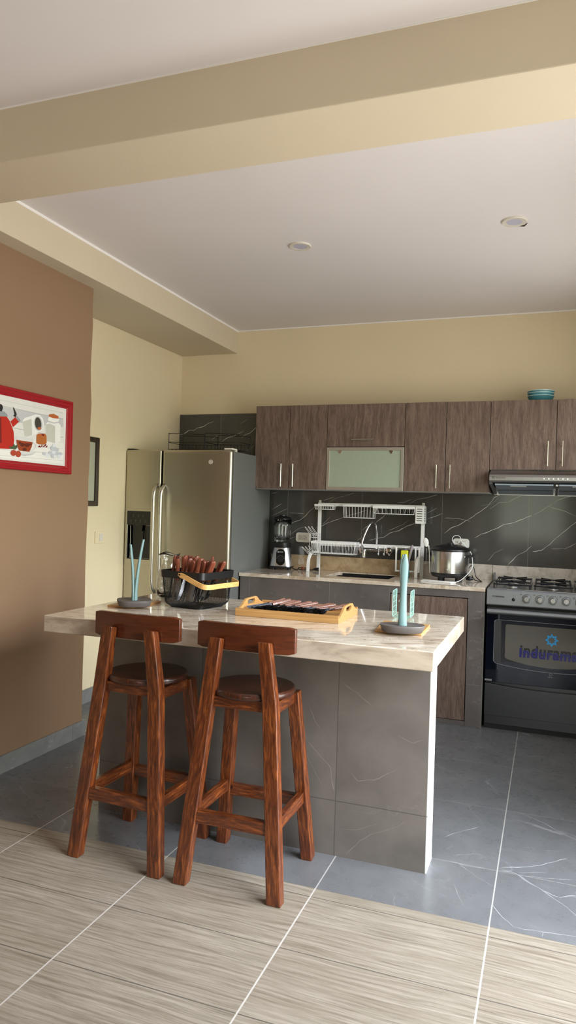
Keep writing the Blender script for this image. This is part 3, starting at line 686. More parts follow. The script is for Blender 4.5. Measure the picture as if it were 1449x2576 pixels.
# ------------------------------------------------------------------ upper cabinets
YU = -.35; ZT = 2.132; ZU = 1.512
U = [.4355, .7102, .9999, 1.5689, 1.8548, 2.1474, 2.5658, 2.984]
def vhandle(parent, root, x, z0, z1):
    mb = MB().tube([(x, YU-.03, z0), (x, YU-.03, z1)], .005, 10)
    for z in (z0+.03, z1-.03): mb.tube([(x, YU-.03, z), (x, YU+.002, z)], .003, 6)
    o = mb.build('handle', 'handle', parent, smooth='auto'); o.matrix_parent_inverse = Matrix.Translation(-root.location) if parent.type == 'EMPTY' else Matrix(); return o
def cabinet(x0, x1, zb, doors, label):
    r = empty('wall_cabinet', ((x0+x1)/2, -.17, zb), label, 'wall cabinet', 'wall cabinets above the counter')
    mb = MB().box(x0+.001, x1-.001, YU+.020, -.003, zb+.004, ZT-.004)
    mb.mat(1).box(x0+.002, x1-.002, YU+.021, -.004, zb-.002, zb+.004)
    part(mb, 'carcass', ['edge', 'melamine'], r, bevel=.0005)
    for (a, b, za, zz, hx, hz) in doors:
        d = part(MB().box(a+.0018, b-.0018, YU, YU+.018, za+.001, zz-.001), 'door', 'laminate', r, bevel=.001)
        h = vhandle(d, r, hx, *hz); h.matrix_parent_inverse = Matrix()
    return r
cabinet(U[0], U[2], ZU, [(U[0], U[1], ZU, ZT, .657, (1.529, 1.697)), (U[1], U[2], ZU, ZT, .750, (1.529, 1.697))], 'brown wood wall cabinet with two tall doors beside the refrigerator')
r = empty('wall_cabinet', ((U[2]+U[3])/2, -.17, ZU), 'brown wood wall cabinet with lift-up door above a frosted glass flap', 'wall cabinet', 'wall cabinets above the counter')
mb = MB().box(U[2]+.001, U[3]-.001, YU+.020, -.003, ZU+.004, ZT-.004); mb.mat(1).box(U[2]+.002, U[3]-.002, YU+.021, -.004, ZU-.002, ZU+.004)
part(mb, 'carcass', ['edge', 'melamine'], r)
d = part(MB().box(U[2]+.0018, U[3]-.0018, YU, YU+.018, 1.826, ZT-.001), 'door', 'laminate', r, bevel=.001)
mb = MB().tube([(1.19, YU-.03, 1.874), (1.35, YU-.03, 1.874)], .005, 10)
for x in (1.215, 1.325): mb.tube([(x, YU-.03, 1.874), (x, YU+.002, 1.874)], .003, 6)
mb.build('handle', 'handle', d, smooth='auto')
ox = (U[2]+U[3])/2; gz0, gz1 = ZU+.001, 1.820; gw, gh = U[3]-U[2]-.004, gz1-gz0
fr = MB(); cz = (gz0+gz1)/2
def rect2(w_, h_, y): return [(ox-w_/2, y, cz-h_/2), (ox+w_/2, y, cz-h_/2), (ox+w_/2, y, cz+h_/2), (ox-w_/2, y, cz+h_/2)]
fr.ring_prism(rect2(gw, gh, YU), rect2(gw-.044, gh-.044, YU), (0, .018, 0))
gf = part(fr, 'glass_flap', 'tin', r, bevel=.001)
tag(MB().box(ox-gw/2+.02, ox+gw/2-.02, YU+.006, YU+.011, cz-gh/2+.02, cz+gh/2-.02).build('pane', 'frost', gf), 'pale green frosted glass')
for x in (1.10, 1.475): MB().box(x-.012, x+.012, YU+.002, YU+.006, cz+gh/2-.034, cz+gh/2-.021).box(x-.006, x+.006, YU+.002, YU+.006, cz+gh/2-.044, cz+gh/2-.034).build('hinge', 'chrome', gf)
cabinet(U[3], U[5], ZU, [(U[3], U[4], ZU, ZT, 1.797, (1.536, 1.697)), (U[4], U[5], ZU, ZT, 1.889, (1.536, 1.697))], 'brown wood wall cabinet with two tall doors left of the range hood')
cabinet(U[5], U[7], 1.668, [(U[5], U[6], 1.668, ZT, 2.515, (1.692, 1.856)), (U[6], U[7], 1.668, ZT, 2.605, (1.692, 1.856))], 'short brown wood wall cabinet above the range hood, bowls standing on top')

# ------------------------------------------------------------------ range hood
hd = empty('range_hood', (2.57, -.25, 1.51), 'slim stainless steel range hood under the short wall cabinet above the stove', 'range hood')
hx0, hx1 = 2.160, 2.984
prof = [(-.012, 1.664), (-.345, 1.664), (-.375, 1.660), (-.470, 1.640), (-.492, 1.628), (-.500, 1.612), (-.500, 1.590), (-.494, 1.580), (-.480, 1.577), (-.480, 1.585), (-.012, 1.56)]
part(MB().prism([(hx0, y, z) for y, z in prof], (hx1-hx0, 0, 0)), 'visor', 'hood', hd, bevel=.002)
mb = MB().prism([(hx0, -.478, 1.577), (hx0, -.012, 1.54), (hx0, -.012, 1.507), (hx0, -.47, 1.567)], (.02, 0, 0))
mb.prism([(hx1-.02, -.478, 1.577), (hx1-.02, -.012, 1.54), (hx1-.02, -.012, 1.507), (hx1-.02, -.47, 1.567)], (.02, 0, 0))
mb.box(hx0, hx1, -.03, -.012, 1.507, 1.56)
part(mb, 'side_panel', 'steel', hd)
for k in range(2):
    a = hx0+.035+k*.395; b = a+.36
    f = part(MB().hexa([(a, -.462, 1.561), (b, -.462, 1.561), (b, -.04, 1.512), (a, -.04, 1.512), (a, -.462, 1.570), (b, -.462, 1.570), (b, -.04, 1.521), (a, -.04, 1.521)]), 'filter', 'film', hd)
    mb = MB().hexa([(a+.005, -.255, 1.5345), (b-.005, -.255, 1.5345), (b-.005, -.245, 1.5333), (a+.005, -.245, 1.5333), (a+.005, -.255, 1.54), (b-.005, -.255, 1.54), (b-.005, -.245, 1.539), (a+.005, -.245, 1.539)])
    mb.build('filter_bar', 'slot', f)
for x in (2.34, 2.72): part(MB().hexa([(x-.05, -.44, 1.556), (x+.05, -.44, 1.556), (x+.05, -.41, 1.5525), (x-.05, -.41, 1.5525), (x-.05, -.44, 1.562), (x+.05, -.44, 1.562), (x+.05, -.41, 1.559), (x-.05, -.41, 1.559)]), 'hood_light', 'print_white', hd)
part(MB().hexa([(hx0+.41, -.466, 1.558), (hx0+.425, -.466, 1.558), (hx0+.425, -.04, 1.509), (hx0+.41, -.04, 1.509), (hx0+.41, -.466, 1.568), (hx0+.425, -.466, 1.568), (hx0+.425, -.04, 1.52), (hx0+.41, -.04, 1.52)]), 'divider', 'steel', hd)
mb = MB()
for k in range(15): mb.box(2.402+k*.0205, 2.414+k*.0205, -.3465, -.344, 1.652, 1.664)
for k in range(15): mb.hexa([(2.402+k*.0205, -.366, 1.6625), (2.414+k*.0205, -.366, 1.6625), (2.414+k*.0205, -.35, 1.6645), (2.402+k*.0205, -.35, 1.6645), (2.402+k*.0205, -.366, 1.6635), (2.414+k*.0205, -.366, 1.6635), (2.414+k*.0205, -.35, 1.6655), (2.402+k*.0205, -.35, 1.6655)])
part(mb, 'vent_slots', 'slot', hd)
mb = MB()
for k in range(6): mb.lathe([(.005, -.5045), (.005, -.499)], (2.498+k*.0165*1.7, 0, 1.603), 10, 'y')
part(mb, 'button_row', 'print_white', hd)
mb = MB(); text_mesh(mb, 'Electrolux', .0145, (2.202, -.5005, 1.603), (1, 0, 0), (0, 0, 1))
mb.ring_prism([(2.186+q[0], -.5002, 1.607+q[1]) for q in rrect(.016, .016, .001, 1)], [(2.186+q[0], -.5002, 1.607+q[1]) for q in rrect(.013, .013, .001, 1)], (0, -.0006, 0))
mb.lathe([(.003, -.5008), (.003, -.5)], (2.186, 0, 1.607), 10, 'y')
part(mb, 'lettering', 'print_black', hd)

# ------------------------------------------------------------------ stove
sv = empty('gas_stove', (2.573, -.3, 0), 'grey freestanding gas stove with dark glass oven door beside the tiled cabinet', 'stove')
x0, x1 = 2.176, 2.970; YF = -.62
part(MB().box(x0+.004, x1-.004, YF+.03, -.025, .03, .875), 'body', 'steel_dark', sv, bevel=.002)
part(MB().box(x0+.03, x1-.03, YF+.05, -.06, 0, .03).box(x0+.004, x1-.004, YF+.036, YF+.05, .0, .088), 'plinth', 'slot', sv)
mb = MB().prism([(x0, YF+.03, .79), (x0, YF-.004, .792), (x0, YF-.006, .80), (x0, YF+.006, .884), (x0, YF+.014, .893), (x0, -.03, .893), (x0, -.03, .875), (x0, YF+.03, .875)], (x1-x0, 0, 0))
cp = part(mb, 'control_panel', 'oven_grey', sv, bevel=.003)
part(MB().box(x0+.004, x1-.004, YF+.02, -.03, .893, .898), 'hob_top', 'steel', sv, bevel=.002)
part(MB().box(x0+.004, x1-.004, YF+.028, YF+.034, .775, .79), 'gap', 'slot', sv)
def knob(x, z):
    k = part(MB().lathe([(.024, YF-.010), (.024, YF+.006)], (x, 0, z), 28, 'y'), 'knob', 'oven_grey', sv, smooth='auto', bevel=.0015)
    MB().lathe([(.0145, YF-.026), (.0165, YF-.022), (.0185, YF-.006)], (x, 0, z), 24, 'y').box(x-.004, x+.004, YF-.0285, YF-.010, z-.015, z+.015).build('grip', 'steel', k, smooth='auto')
    mb = MB(); t0 = [(.0275, .029)]
    for a0, a1 in ((.15, PI-.15), (PI+.35, 2*PI-.9)):
        n = 18
        for i in range(n):
            a = a0+(a1-a0)*i/n; b = a0+(a1-a0)*(i+1)/n
            yy = lambda q: YF-.0035+.012*(q*math.sin(a))/.084
            mb.poly([(x+q*math.cos(t), YF+.0005 + .143*(z+q*math.sin(t)-.845)-.0012, z+q*math.sin(t)) for q, t in ((.0268, a), (.0284, a), (.0284, b), (.0268, b))])
    mb.build('dial_mark', 'print_black', k, fix=False)
for x, z in ((2.418, .845), (2.497, .845), (2.573, .845), (2.650, .845), (2.727, .845)): knob(x, z)
part(MB().lathe([(.007, YF-.010), (.010, YF-.008), (.010, YF+.006)], (2.341, 0, .836), 16, 'y'), 'ignition_button', 'black', sv, smooth='auto')
mb = MB(); text_mesh(mb, 'indurama', .0155, (2.226, YF-.0018, .845), (1, 0, 0), (0, .14, 1), bold=.0003)
mb.ring_prism([(2.217+.005*math.cos(t*PI/6), YF-.001, .850+.005*math.sin(t*PI/6)) for t in range(12)], [(2.217+.0032*math.cos(t*PI/6), YF-.001, .850+.0032*math.sin(t*PI/6)) for t in range(12)], (0, -.001, 0))
part(mb, 'panel_lettering', 'print_black', sv)
x = 2.338; part(MB().box(x-.001, x+.006, YF-.0008, YF-.0004, .8575, .8585).box(x+.0015, x+.0025, YF-.0008, YF-.0004, .855, .861), 'spark_symbol', 'print_black', sv)
for x in (2.384, 2.463, 2.540, 2.616): part(MB().ring_prism([(x+q[0], YF+.0028, .871+q[1]) for q in rrect(.011, .007, .003, 2)], [(x+q[0], YF+.0028, .871+q[1]) for q in rrect(.0085, .0045, .002, 2)], (0, -.001, 0)), 'burner_symbol', 'print_black', sv)
part(MB().ring_prism([(2.694+q[0], YF+.0028, .868+q[1]) for q in rrect(.009, .011, .001, 1)], [(2.694+q[0], YF+.0028, .868+q[1]) for q in rrect(.0065, .008, .001, 1)], (0, -.001, 0)), 'oven_symbol', 'print_black', sv)
# oven door
od = part(MB().box(x0+.004, x1-.004, YF-.006, YF+.03, .305, .768), 'oven_door', 'oven_glass', sv, bevel=.003)
mb = MB().tube([(x0+.01, YF-.045, .757), (x1-.01, YF-.045, .757)], .0165, 14)
for x in (x0+.06, x1-.06): mb.bar((x, YF-.045, .757), (x, YF, .757), .02, .02)
mb.build('door_handle', 'oven_grey', od, smooth='auto')
cx = 2.573
def star(c, ro, ri, n=8, y=0): return [(c[0]+(ro if k % 2 == 0 else ri)*math.sin(PI*k/n), y, c[1]+(ro if k % 2 == 0 else ri)*math.cos(PI*k/n)) for k in range(2*n)]
# window print: outer bowed outline, pale side panels, inner window
def bow(hw, zt, zb, sag, y, r=.02):
    p = [(cx-hw, y, zb+r), (cx-hw, y, zt-r*.6), (cx-hw+r*.4, y, zt-r*.15), (cx-hw+r, y, zt)]
    p += [(cx+hw-r, y, zt), (cx+hw-r*.4, y, zt-r*.15), (cx+hw, y, zt-r*.6), (cx+hw, y, zb+r), (cx+hw-r*.3, y, zb+r*.3), (cx+hw-r, y, zb)]
    n = 12
    for i in range(1, n): t = -1+2*i/n; p.append((cx-(hw-r)*t, y, zb-sag*(1-t*t)))
    p += [(cx-hw+r, y, zb), (cx-hw+r*.3, y, zb+r*.3)]
    return p
yy = YF-.0062
mb = MB(); o1 = bow(.345, .703, .425, .028, yy); o2 = bow(.3432, .7012, .4268, .0278, yy)
mb.ring_prism(o1, o2, (0, -.0006, 0)); mb.build('window_outline', 'print_grey', od)
for sx in (-1, 1): MB().prism([(cx+sx*.3425, yy, .695), (cx+sx*.302, yy, .695), (cx+sx*.298, yy, .425), (cx+sx*.3425, yy, .437)], (0, -.0004, 0)).build('side_print', 'steel_dark', od)
mb = MB().prism(bow(.275, .678, .460, .035, yy, .012), (0, -.0004, 0)); mb.build('window_pane', 'oven_window_reflection', od)
yl = yy-.0006
mb = MB().ring_prism(star((2.573, .600), .041, .026, 8, yl), star((2.573, .600), .026, .014, 8, yl), (0, -.0006, 0))
mb.build('star_sticker', 'print_blue', od)
mb = MB(); text_mesh(mb, 'indurama', .082, (2.383, yl-.0005, .482), (1, 0, 0), (0, 0, 1), bold=.0034, space=1.12); mb.build('word_sticker', 'print_navy', od)
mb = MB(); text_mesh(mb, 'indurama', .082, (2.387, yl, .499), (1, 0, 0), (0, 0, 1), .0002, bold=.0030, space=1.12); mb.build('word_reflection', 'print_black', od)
mb = MB().ring_prism(star((cx, .388), .0105, .0075, 8, yy), star((cx, .388), .0092, .0062, 8, yy), (0, -.0006, 0))
text_mesh(mb, 'indurama', .008, (cx-.019, yy-.0003, .3685), (1, 0, 0), (0, 0, 1)); mb.build('small_logo', 'print_grey', od)
mb = MB().box(x0+.004, x0+.048, YF-.010, YF-.006, .312, .323); mb.build('hinge_plate', 'steel', od)
# drawer with bowed top edge
mb = MB(); n = 20; top = []
for i in range(n+1): t = -1+2*i/n; top.append((cx+(x1-x0-.008)/2*t, YF+.002, .296-.022*(1-t*t)))
mb.prism([(x0+.004, YF+.002, .092)]+top+[(x1-.004, YF+.002, .092)], (0, .03, 0))
part(mb, 'drawer', 'steel_dark', sv, bevel=.002)
# grates and burners
for gx in (2.325, 2.573, 2.822):
    for by in (-.455, -.185):
        b = part(MB().lathe([(.045, .898), (.045, .906), (.03, .910)], (gx, by, 0), 24), 'burner', 'steel', sv, smooth='auto')
        MB().lathe([(.030, .910), (.032, .914), (.028, .920), (.004, .921)], (gx, by, 0), 24).build('burner_cap', 'iron', b, smooth='auto')
    mb = MB(); zt = .934
    ro = rrect(.225, .53, .02, 3); mb.tube([(gx+q[0], -.32+q[1], .924) for q in ro], .0045, 6, closed=True)
    for by in (-.455, -.185):
        for a in range(4):
            ang = PI/4+a*PI/2; dx, dyy = math.cos(ang), math.sin(ang)
            mb.bar((gx+dx*.022, by+dyy*.022, zt), (gx+dx*.12*.9, by+dyy*.15*.88, zt), .005, .011, (-dyy, dx, 0))
        for a in (0, PI): mb.bar((gx+math.cos(a)*.03, by, zt), (gx+math.cos(a)*.11, by, zt-.004), .005, .011, (0, 1, 0))
    for sx in (-1, 1):
        for sy in (-1, 0, 1): mb.bar((gx+sx*.108, -.32+sy*.255, .898), (gx+sx*.108, -.32+sy*.255, .93), .007, .007)
    part(mb, 'grate', 'iron', sv)
part(MB().box(x0+.0, x0+.012, -.06, -.03, .898, .955), 'lid_hinge', 'oven_grey', sv, bevel=.003)
for x in (x0+.05, x1-.05): part(MB().lathe([(.018, 0), (.014, .03)], (x, -.56, 0), 12), 'foot', 'black', sv)

# ------------------------------------------------------------------ refrigerator
fg = empty('refrigerator', (.02, -.4, 0), 'tall side-by-side stainless refrigerator with ice dispenser in the corner', 'refrigerator')
fx0, fx1, fs = -.400, .4490, -.103
part(MB().box(fx0+.006, fx1-.004, -.745, -.04, .02, 1.757), 'cabinet', 'grey_side', fg, bevel=.004)
part(MB().box(fx0+.02, fx1-.02, -.76, -.745, .03, 1.74), 'door_gasket', 'slot', fg)
part(MB().box(fx0+.01, fx1-.01, -.735, -.1, 0, .02), 'plinth', 'slot', fg)
def recess_box(x0, x1, y0, y1, z0, z1, hx0, hx1, hz0, hz1, dep):
    mb = MB(); X = [x0, hx0, hx1, x1]; Z = [z0, hz0, hz1, z1]
    for i in range(3):
        for j in range(3):
            if i == 1 and j == 1:
                y = y0+dep; mb.poly([(hx0, y, hz0), (hx1, y, hz0), (hx1, y, hz1), (hx0, y, hz1)])
            else: mb.poly([(X[i], y0, Z[j]), (X[i+1], y0, Z[j]), (X[i+1], y0, Z[j+1]), (X[i], y0, Z[j+1])])
            mb.poly([(X[i], y1, Z[j]), (X[i+1], y1, Z[j]), (X[i+1], y1, Z[j+1]), (X[i], y1, Z[j+1])])
    q = y0+dep
    for a, b in (((hx0, hz0), (hx1, hz0)), ((hx1, hz0), (hx1, hz1)), ((hx1, hz1), (hx0, hz1)), ((hx0, hz1), (hx0, hz0))):
        mb.poly([(a[0], y0, a[1]), (b[0], y0, b[1]), (b[0], q, b[1]), (a[0], q, a[1])])
    for i in range(3):
        for z in (z0, z1): mb.poly([(X[i], y0, z), (X[i+1], y0, z), (X[i+1], y1, z), (X[i], y1, z)])
        for x in (x0, x1): mb.poly([(x, y0, Z[i]), (x, y0, Z[i+1]), (x, y1, Z[i+1]), (x, y1, Z[i])])
    bmesh.ops.remove_doubles(mb.bm, verts=mb.bm.verts, dist=.0002); return mb
dl = part(recess_box(fx0, fs-.006, -.80, -.757, .06, 1.765, -.372, -.186, .966, 1.215, .038), 'door', 'steel_v', fg, bevel=.010, seg=4)
dr = part(MB().box(fs+.006, fx1, -.80, -.757, .06, 1.765), 'door', 'steel_v', fg, bevel=.018, seg=6, smooth='auto')
for x, d_, pxs in ((-.132, dl, None), (-.074, dr, None)):
    path = smoothpath([(x, -.797, 1.512), (x, -.815, 1.500), (x-.001, -.838, 1.474), (x-.002, -.848, 1.440), (x-.002, -.850, 1.38), (x-.002, -.850, 1.1), (x-.002, -.850, .85), (x-.001, -.848, .80), (x, -.838, .765), (x, -.815, .74), (x, -.797, .728)], 4)
    MB().tube(path, .0125, 14).build('handle', 'handle', d_, smooth='auto')
# dispenser
mb = MB(); oz = (1.335+.925)/2
def rr3(cx_, cz_, w_, h_, r_, y): return [(cx_+q[0], y, cz_+q[1]) for q in rrect(w_, h_, r_, 4)]
dp = MB().ring_prism(rr3(-.283, oz, .214, .41, .012, -.8005), rr3(-.279, 1.141, .197, .352, .004, -.8005), (0, -.004, 0)).build('dispenser', 'steel_v', dl, bevel=.001)
MB().box(-.376, -.182, -.8025, -.799, 1.216, 1.316).build('control_screen', 'black_gloss', dp)
MB().box(-.3715, -.1865, -.7640, -.7625, .967, 1.2145).box(-.3715, -.370, -.799, -.763, .967, 1.2145).box(-.188, -.1865, -.799, -.763, .967, 1.2145).build('niche_lining', 'black_gloss', dp)
MB().prism([(-.295, -.785, 1.2145), (-.255, -.785, 1.2145), (-.262, -.785, 1.17), (-.288, -.785, 1.17)], (0, .02, 0)).prism([(-.30, -.772, 1.17), (-.255, -.772, 1.17), (-.262, -.768, 1.08), (-.295, -.768, 1.08)], (0, .004, 0)).build('spout', 'black', dp)
for x, z in ((-.325, 1.286), (-.284, 1.286), (-.243, 1.286), (-.345, 1.248), (-.305, 1.248), (-.265, 1.248), (-.222, 1.248)):
    mb = MB().ring_prism([(x+.0045*math.cos(t*PI/5), -.8026, z+.0045*math.sin(t*PI/5)) for t in range(10)], [(x+.0032*math.cos(t*PI/5), -.8026, z+.0032*math.sin(t*PI/5)) for t in range(10)], (0, -.0004, 0))
    mb.box(x-.009, x+.009, -.803, -.8026, z-.0125, z-.011)
    mb.build('icon', 'grey_side', dp)
MB().lathe([(.0155, -.803), (.0165, -.8015), (.0165, -.799)], (.289, 0, 1.679), 28, 'y').build('badge', 'ivory2', dr, smooth='auto')
part(MB().box(.385, .447, -.79, -.70, 1.7655, 1.778).box(.40, .43, -.70, -.66, 1.757, 1.774), 'hinge_cover', 'ivory', fg, bevel=.003)
part(MB().box(fx0+.004, fx0+.05, -.79, -.70, 1.7655, 1.775), 'hinge_cover', 'slot', fg, bevel=.003)

# ------------------------------------------------------------------ things standing on the island
def on(px, py, z): return P(px, py, 'z', z)
# bamboo boards under the paper holders
def board(corners, label):
    c = [on(x, y, IZ) for x, y in corners]; ctr = sum(c, Vector())/4
    r = MB().prism([q-ctr+Vector((0, 0, .0005)) for q in c], (0, 0, .009)).build('bamboo_board', 'bamboo_dark' if 'wall' in label else 'bamboo', bevel=.0015, loc=ctr)
    return tag(r, label, 'board', 'bamboo boards under the paper holders')
board([(270, 1527), (333, 1531), (405, 1517), (345, 1508)], 'thin square bamboo board under the grey paper holder near the brown wall')
board([(943, 1590), (1060, 1600), (1082, 1577), (966, 1566)], 'thin square bamboo board under the grey paper holder at the doorway end')
def squircle(a, b, e=2.6, n=40):
    return [(a*math.copysign(abs(math.cos(2*PI*k/n))**(2/e), math.cos(2*PI*k/n)), b*math.copysign(abs(math.sin(2*PI*k/n))**(2/e), math.sin(2*PI*k/n))) for k in range(n)]
def holder(c, yaw, prong_dir, heights, spreads, label, a=.086, b=.068, e=2.6):
    r = empty('paper_towel_holder', c, label, 'paper holder', 'paper holders on the island')
    mb = MB(); cs, sn = math.cos(yaw), math.sin(yaw); prev = None
    for f, z in ((.86, 0), (.90, .002), (1.0, .024), (1.0, .0265), (.985, .028), (.95, .0275), (.8, .0255), (.3, .025), (.01, .025)):
        ring = [mb.bm.verts.new((f*(x*cs-y*sn), f*(x*sn+y*cs), z)) for x, y in squircle(a, b, e)]
        if prev:
            for k in range(len(ring)): mb.face([prev[k], prev[(k+1) % len(ring)], ring[(k+1) % len(ring)], ring[k]])
        else: mb.face(ring[::-1])
        prev = ring
    mb.face(prev)
    mb.build('base', 'taupe', r, smooth='auto', ang=.7)
    D_ = Vector((math.cos(prong_dir), math.sin(prong_dir), 0)); W_ = Vector((-D_.y, D_.x, 0))
    for s_, h, sp in zip((-1, 1), heights, spreads):
        mb = MB(); n = 14; prev = None
        for i in range(n+1):
            t = i/n; z = .024+(h-.024)*t
            off = s_*(.004+sp*t**1.7)
            hw = .0175-.0055*min(1, t*2.2)+.0020*max(0, math.sin((t-.6)/.4*PI) if t > .6 else 0)
            th = .0085 - .003*t
            if i == n: hw *= .35
            elif i == n-1: hw *= .8
            ring = [mb.bm.verts.new(D_*(off+th*math.cos(q)*(1 if t > .08 else 1.2))+W_*(hw*math.sin(q))+Vector((0, 0, z))) for q in [2*PI*k/14 for k in range(14)]]
            if prev:
                for k in range(14): mb.face([prev[k], prev[(k+1) % 14], ring[(k+1) % 14], ring[k]])
            else: mb.face(ring[::-1])
            prev = ring
        mb.face(prev)
        mb.build('prong', 'sage', r, smooth='auto', ang=.9)
    return r
cR = on(1012, 1576, IZ+.0095+.02) - Vector((0, 0, .02)); cL = on(338, 1512, IZ+.0095+.02) - Vector((0, 0, .02))
zr = P(1003, 1391, 'y', cR.y).z-cR.z; zl = P(352, 1357, 'y', cL.y).z-cL.z; zl2 = P(326, 1369, 'y', cL.y).z-cL.z
vdR = math.atan2(.939, -.25)
holder(cR, .30, vdR, (zr, zr-.008), (.052, .045), 'grey oval paper holder with two sage blue prongs, beside the mint wire rack', .086, .062, 2.25)
holder(cL, .62, .40, (zl2, zl), (.020, .030), 'grey paper holder with forked sage blue prongs, beside the glass carafe', .078, .078, 2.9)

# clear cut-glass carafe
cc = on(424, 1501, IZ)
hC = P(424, 1392, 'y', cc.y).z-IZ
ca = empty('carafe', cc, 'clear cut glass carafe with wavy lip behind the black mesh basket', 'carafe')
mb = MB(); n = 48
outer = [(.040, 0), (.054, .002), (.062, .018), (.065, .05), (.063, .09), (.056, .13), (.046, .165), (.041, .185), (.040, .20), (.042, .215), (.049, .235), (.053, .245)]
inner = [(.0505, .2445), (.046, .234), (.039, .214), (.037, .20), (.038, .185), (.043, .165), (.053, .13), (.060, .09), (.061, .05), (.056, .02), (.02, .012)]
def crad(th, i):
    if i < len(outer):
        z = outer[i][1]
        f = 1+.012*math.cos(12*th)*(1 if .02 < z < .17 else 0)
        if z > .23: f *= 1+.05*math.cos(2*(th-.3))+.03*math.cos(5*th)
        return f
    z = inner[i-len(outer)][1]; return 1+.05*math.cos(2*(th-.3))+.03*math.cos(5*th) if z > .23 else 1
k_ = hC/.245
mb.lathe([(r_, z_*k_) for r_, z_ in outer+inner], (0, 0, 0), n, cap0=True, cap1=True, rad=crad)
for v in mb.bm.verts:
    if v.co.z > .228*k_: v.co.z += .006*math.sin(3*math.atan2(v.co.y, v.co.x)+.5)*(v.co.z/k_-.228)/.017
mb.build('vessel', 'glass', ca, smooth=True)
mb = MB()      # diamond cutting on the body
for s_ in (-1, 1):
    for k in range(8):
        pts = []
        for i in range(13):
            t = i/12; z = .03+.125*t; th = 2*PI*k/8+s_*t*1.6
            R_ = (.0652 if z < .06 else .0652-(z-.06)*.17)
            pts.append((R_*math.cos(th), R_*math.sin(th), z*k_))
        mb.tube(pts, .0011, 5)
mb.build('diamond_cutting', 'glass', ca, smooth=True)

# black mesh basket
bC = Vector((.988, -2.315, IZ)); bY = -.20
bk = empty('mesh_basket', bC, 'black perforated metal basket with bent wood handle, full of knives on the island', 'basket', None, bY)
def bk_r(z):      # half size at height
    t = z/.170; return .113+.013*min(1, t*1.05)
def bk_ring(z, grow=0, n=8, rr=.035): 
    h = bk_r(z)+grow; return rrect(2*h, 2*h*1.02, rr, n)
def densify(pts, m):
    L = []; tot = 0; q = pts+[pts[0]]
    for a, b in zip(q, q[1:]): L.append(tot); tot += math.dist(a, b)
    L.append(tot); out = []; j = 0
    for i in range(m):
        s_ = tot*i/m
        while L[j+1] < s_: j += 1
        f = (s_-L[j])/(L[j+1]-L[j]); out.append((q[j][0]+(q[j+1][0]-q[j][0])*f, q[j][1]+(q[j+1][1]-q[j][1])*f))
    return out
mb = MB(); m_ = 150; rows = 23; grid = []
for i in range(rows+1):
    z = .003+.137*i/rows
    cr_ = max(0, 1-(z-.003)/.025); shr = -.018*cr_*cr_
    base = densify(bk_ring(z, shr), m_*2)
    grid.append([mb.bm.verts.new((x, y, z)) for x, y in base[(i % 2)::2]])
for i in range(rows):
    for k in range(m_):
        a, b = grid[i], grid[i+1]; k1 = (k+1) % m_
        if i % 2 == 0: mb.face([a[k], a[k1], b[k]]); mb.face([a[k1], b[k1], b[k]])
        else: mb.face([a[k], a[k1], b[k1]]); mb.face([a[k], b[k1], b[k]])
o = mb.build('mesh_wall', 'black_metal', bk); wf = o.modifiers.new('mesh', 'WIREFRAME'); wf.thickness = .0013; wf.use_replace = True; wf.use_even_offset = False
mb = MB(); ob = bk_ring(.003, -.017); mb.prism([(x, y, 0) for x, y in ob], (0, 0, .004)); mb.build('bottom', 'black_metal', bk)
mb = MB()
L4 = []
for g, z in ((.001, .138), (.004, .138), (.0045, .171), (.0015, .171)):
    L4.append([mb.bm.verts.new((x, y, z)) for x, y in densify(bk_ring(z, g), 96)])
for A_, B_ in ((0, 1), (1, 2), (2, 3), (3, 0)):
    for k in range(96): mb.face([L4[A_][k], L4[A_][(k+1) % 96], L4[B_][(k+1) % 96], L4[B_][k]])
mb.build('rim', 'black', bk, smooth='auto')
# bent wood handle, folded down to the right
hr = bk_r(.17)+.008
def hp(u, side, z): return Vector((u, side, z))
path = [(-.006, -1, .158), (.03, -1, .149), (.07, -1, .134), (.11, -1, .120), (.136, -.98, .112), (.152, -.88, .109), (.160, -.70, .109), (.163, -.35, .110), (.163, 0, .110)]
path += [(u, -v, z) for u, v, z in path[-2::-1]]
pts = smoothpath([(u, v*hr, z) for u, v, z in path], 5)
mb = MB(); prev = None
for i, p in enumerate(pts):
    t = (pts[min(i+1, len(pts)-1)]-pts[max(i-1, 0)]).normalized(); up = Vector((0, 0, 1)); up = (up-t*up.dot(t)).normalized(); s_ = t.cross(up)
    hh = .0115 if 1 < i < len(pts)-2 else .007
    ring = [mb.bm.verts.new(p+up*(a*hh)+s_*(b*.0027)) for a, b in ((-1, -1), (1, -1), (1, 1), (-1, 1))]
    if prev:
        for k in range(4): mb.face([prev[k], prev[(k+1) % 4], ring[(k+1) % 4], ring[k]])
    else: mb.face(ring[::-1])
    prev = ring
mb.face(prev)
hb = mb.build('handle', 'cane', bk, smooth='auto', ang=.6, bevel=.0012)
for s_ in (-1, 1): MB().lathe([(.0045, s_*(hr+.0045)), (.0045, s_*(hr-.006))], (.004, 0, .1565), 12, 'y').build('rivet', 'black', hb)

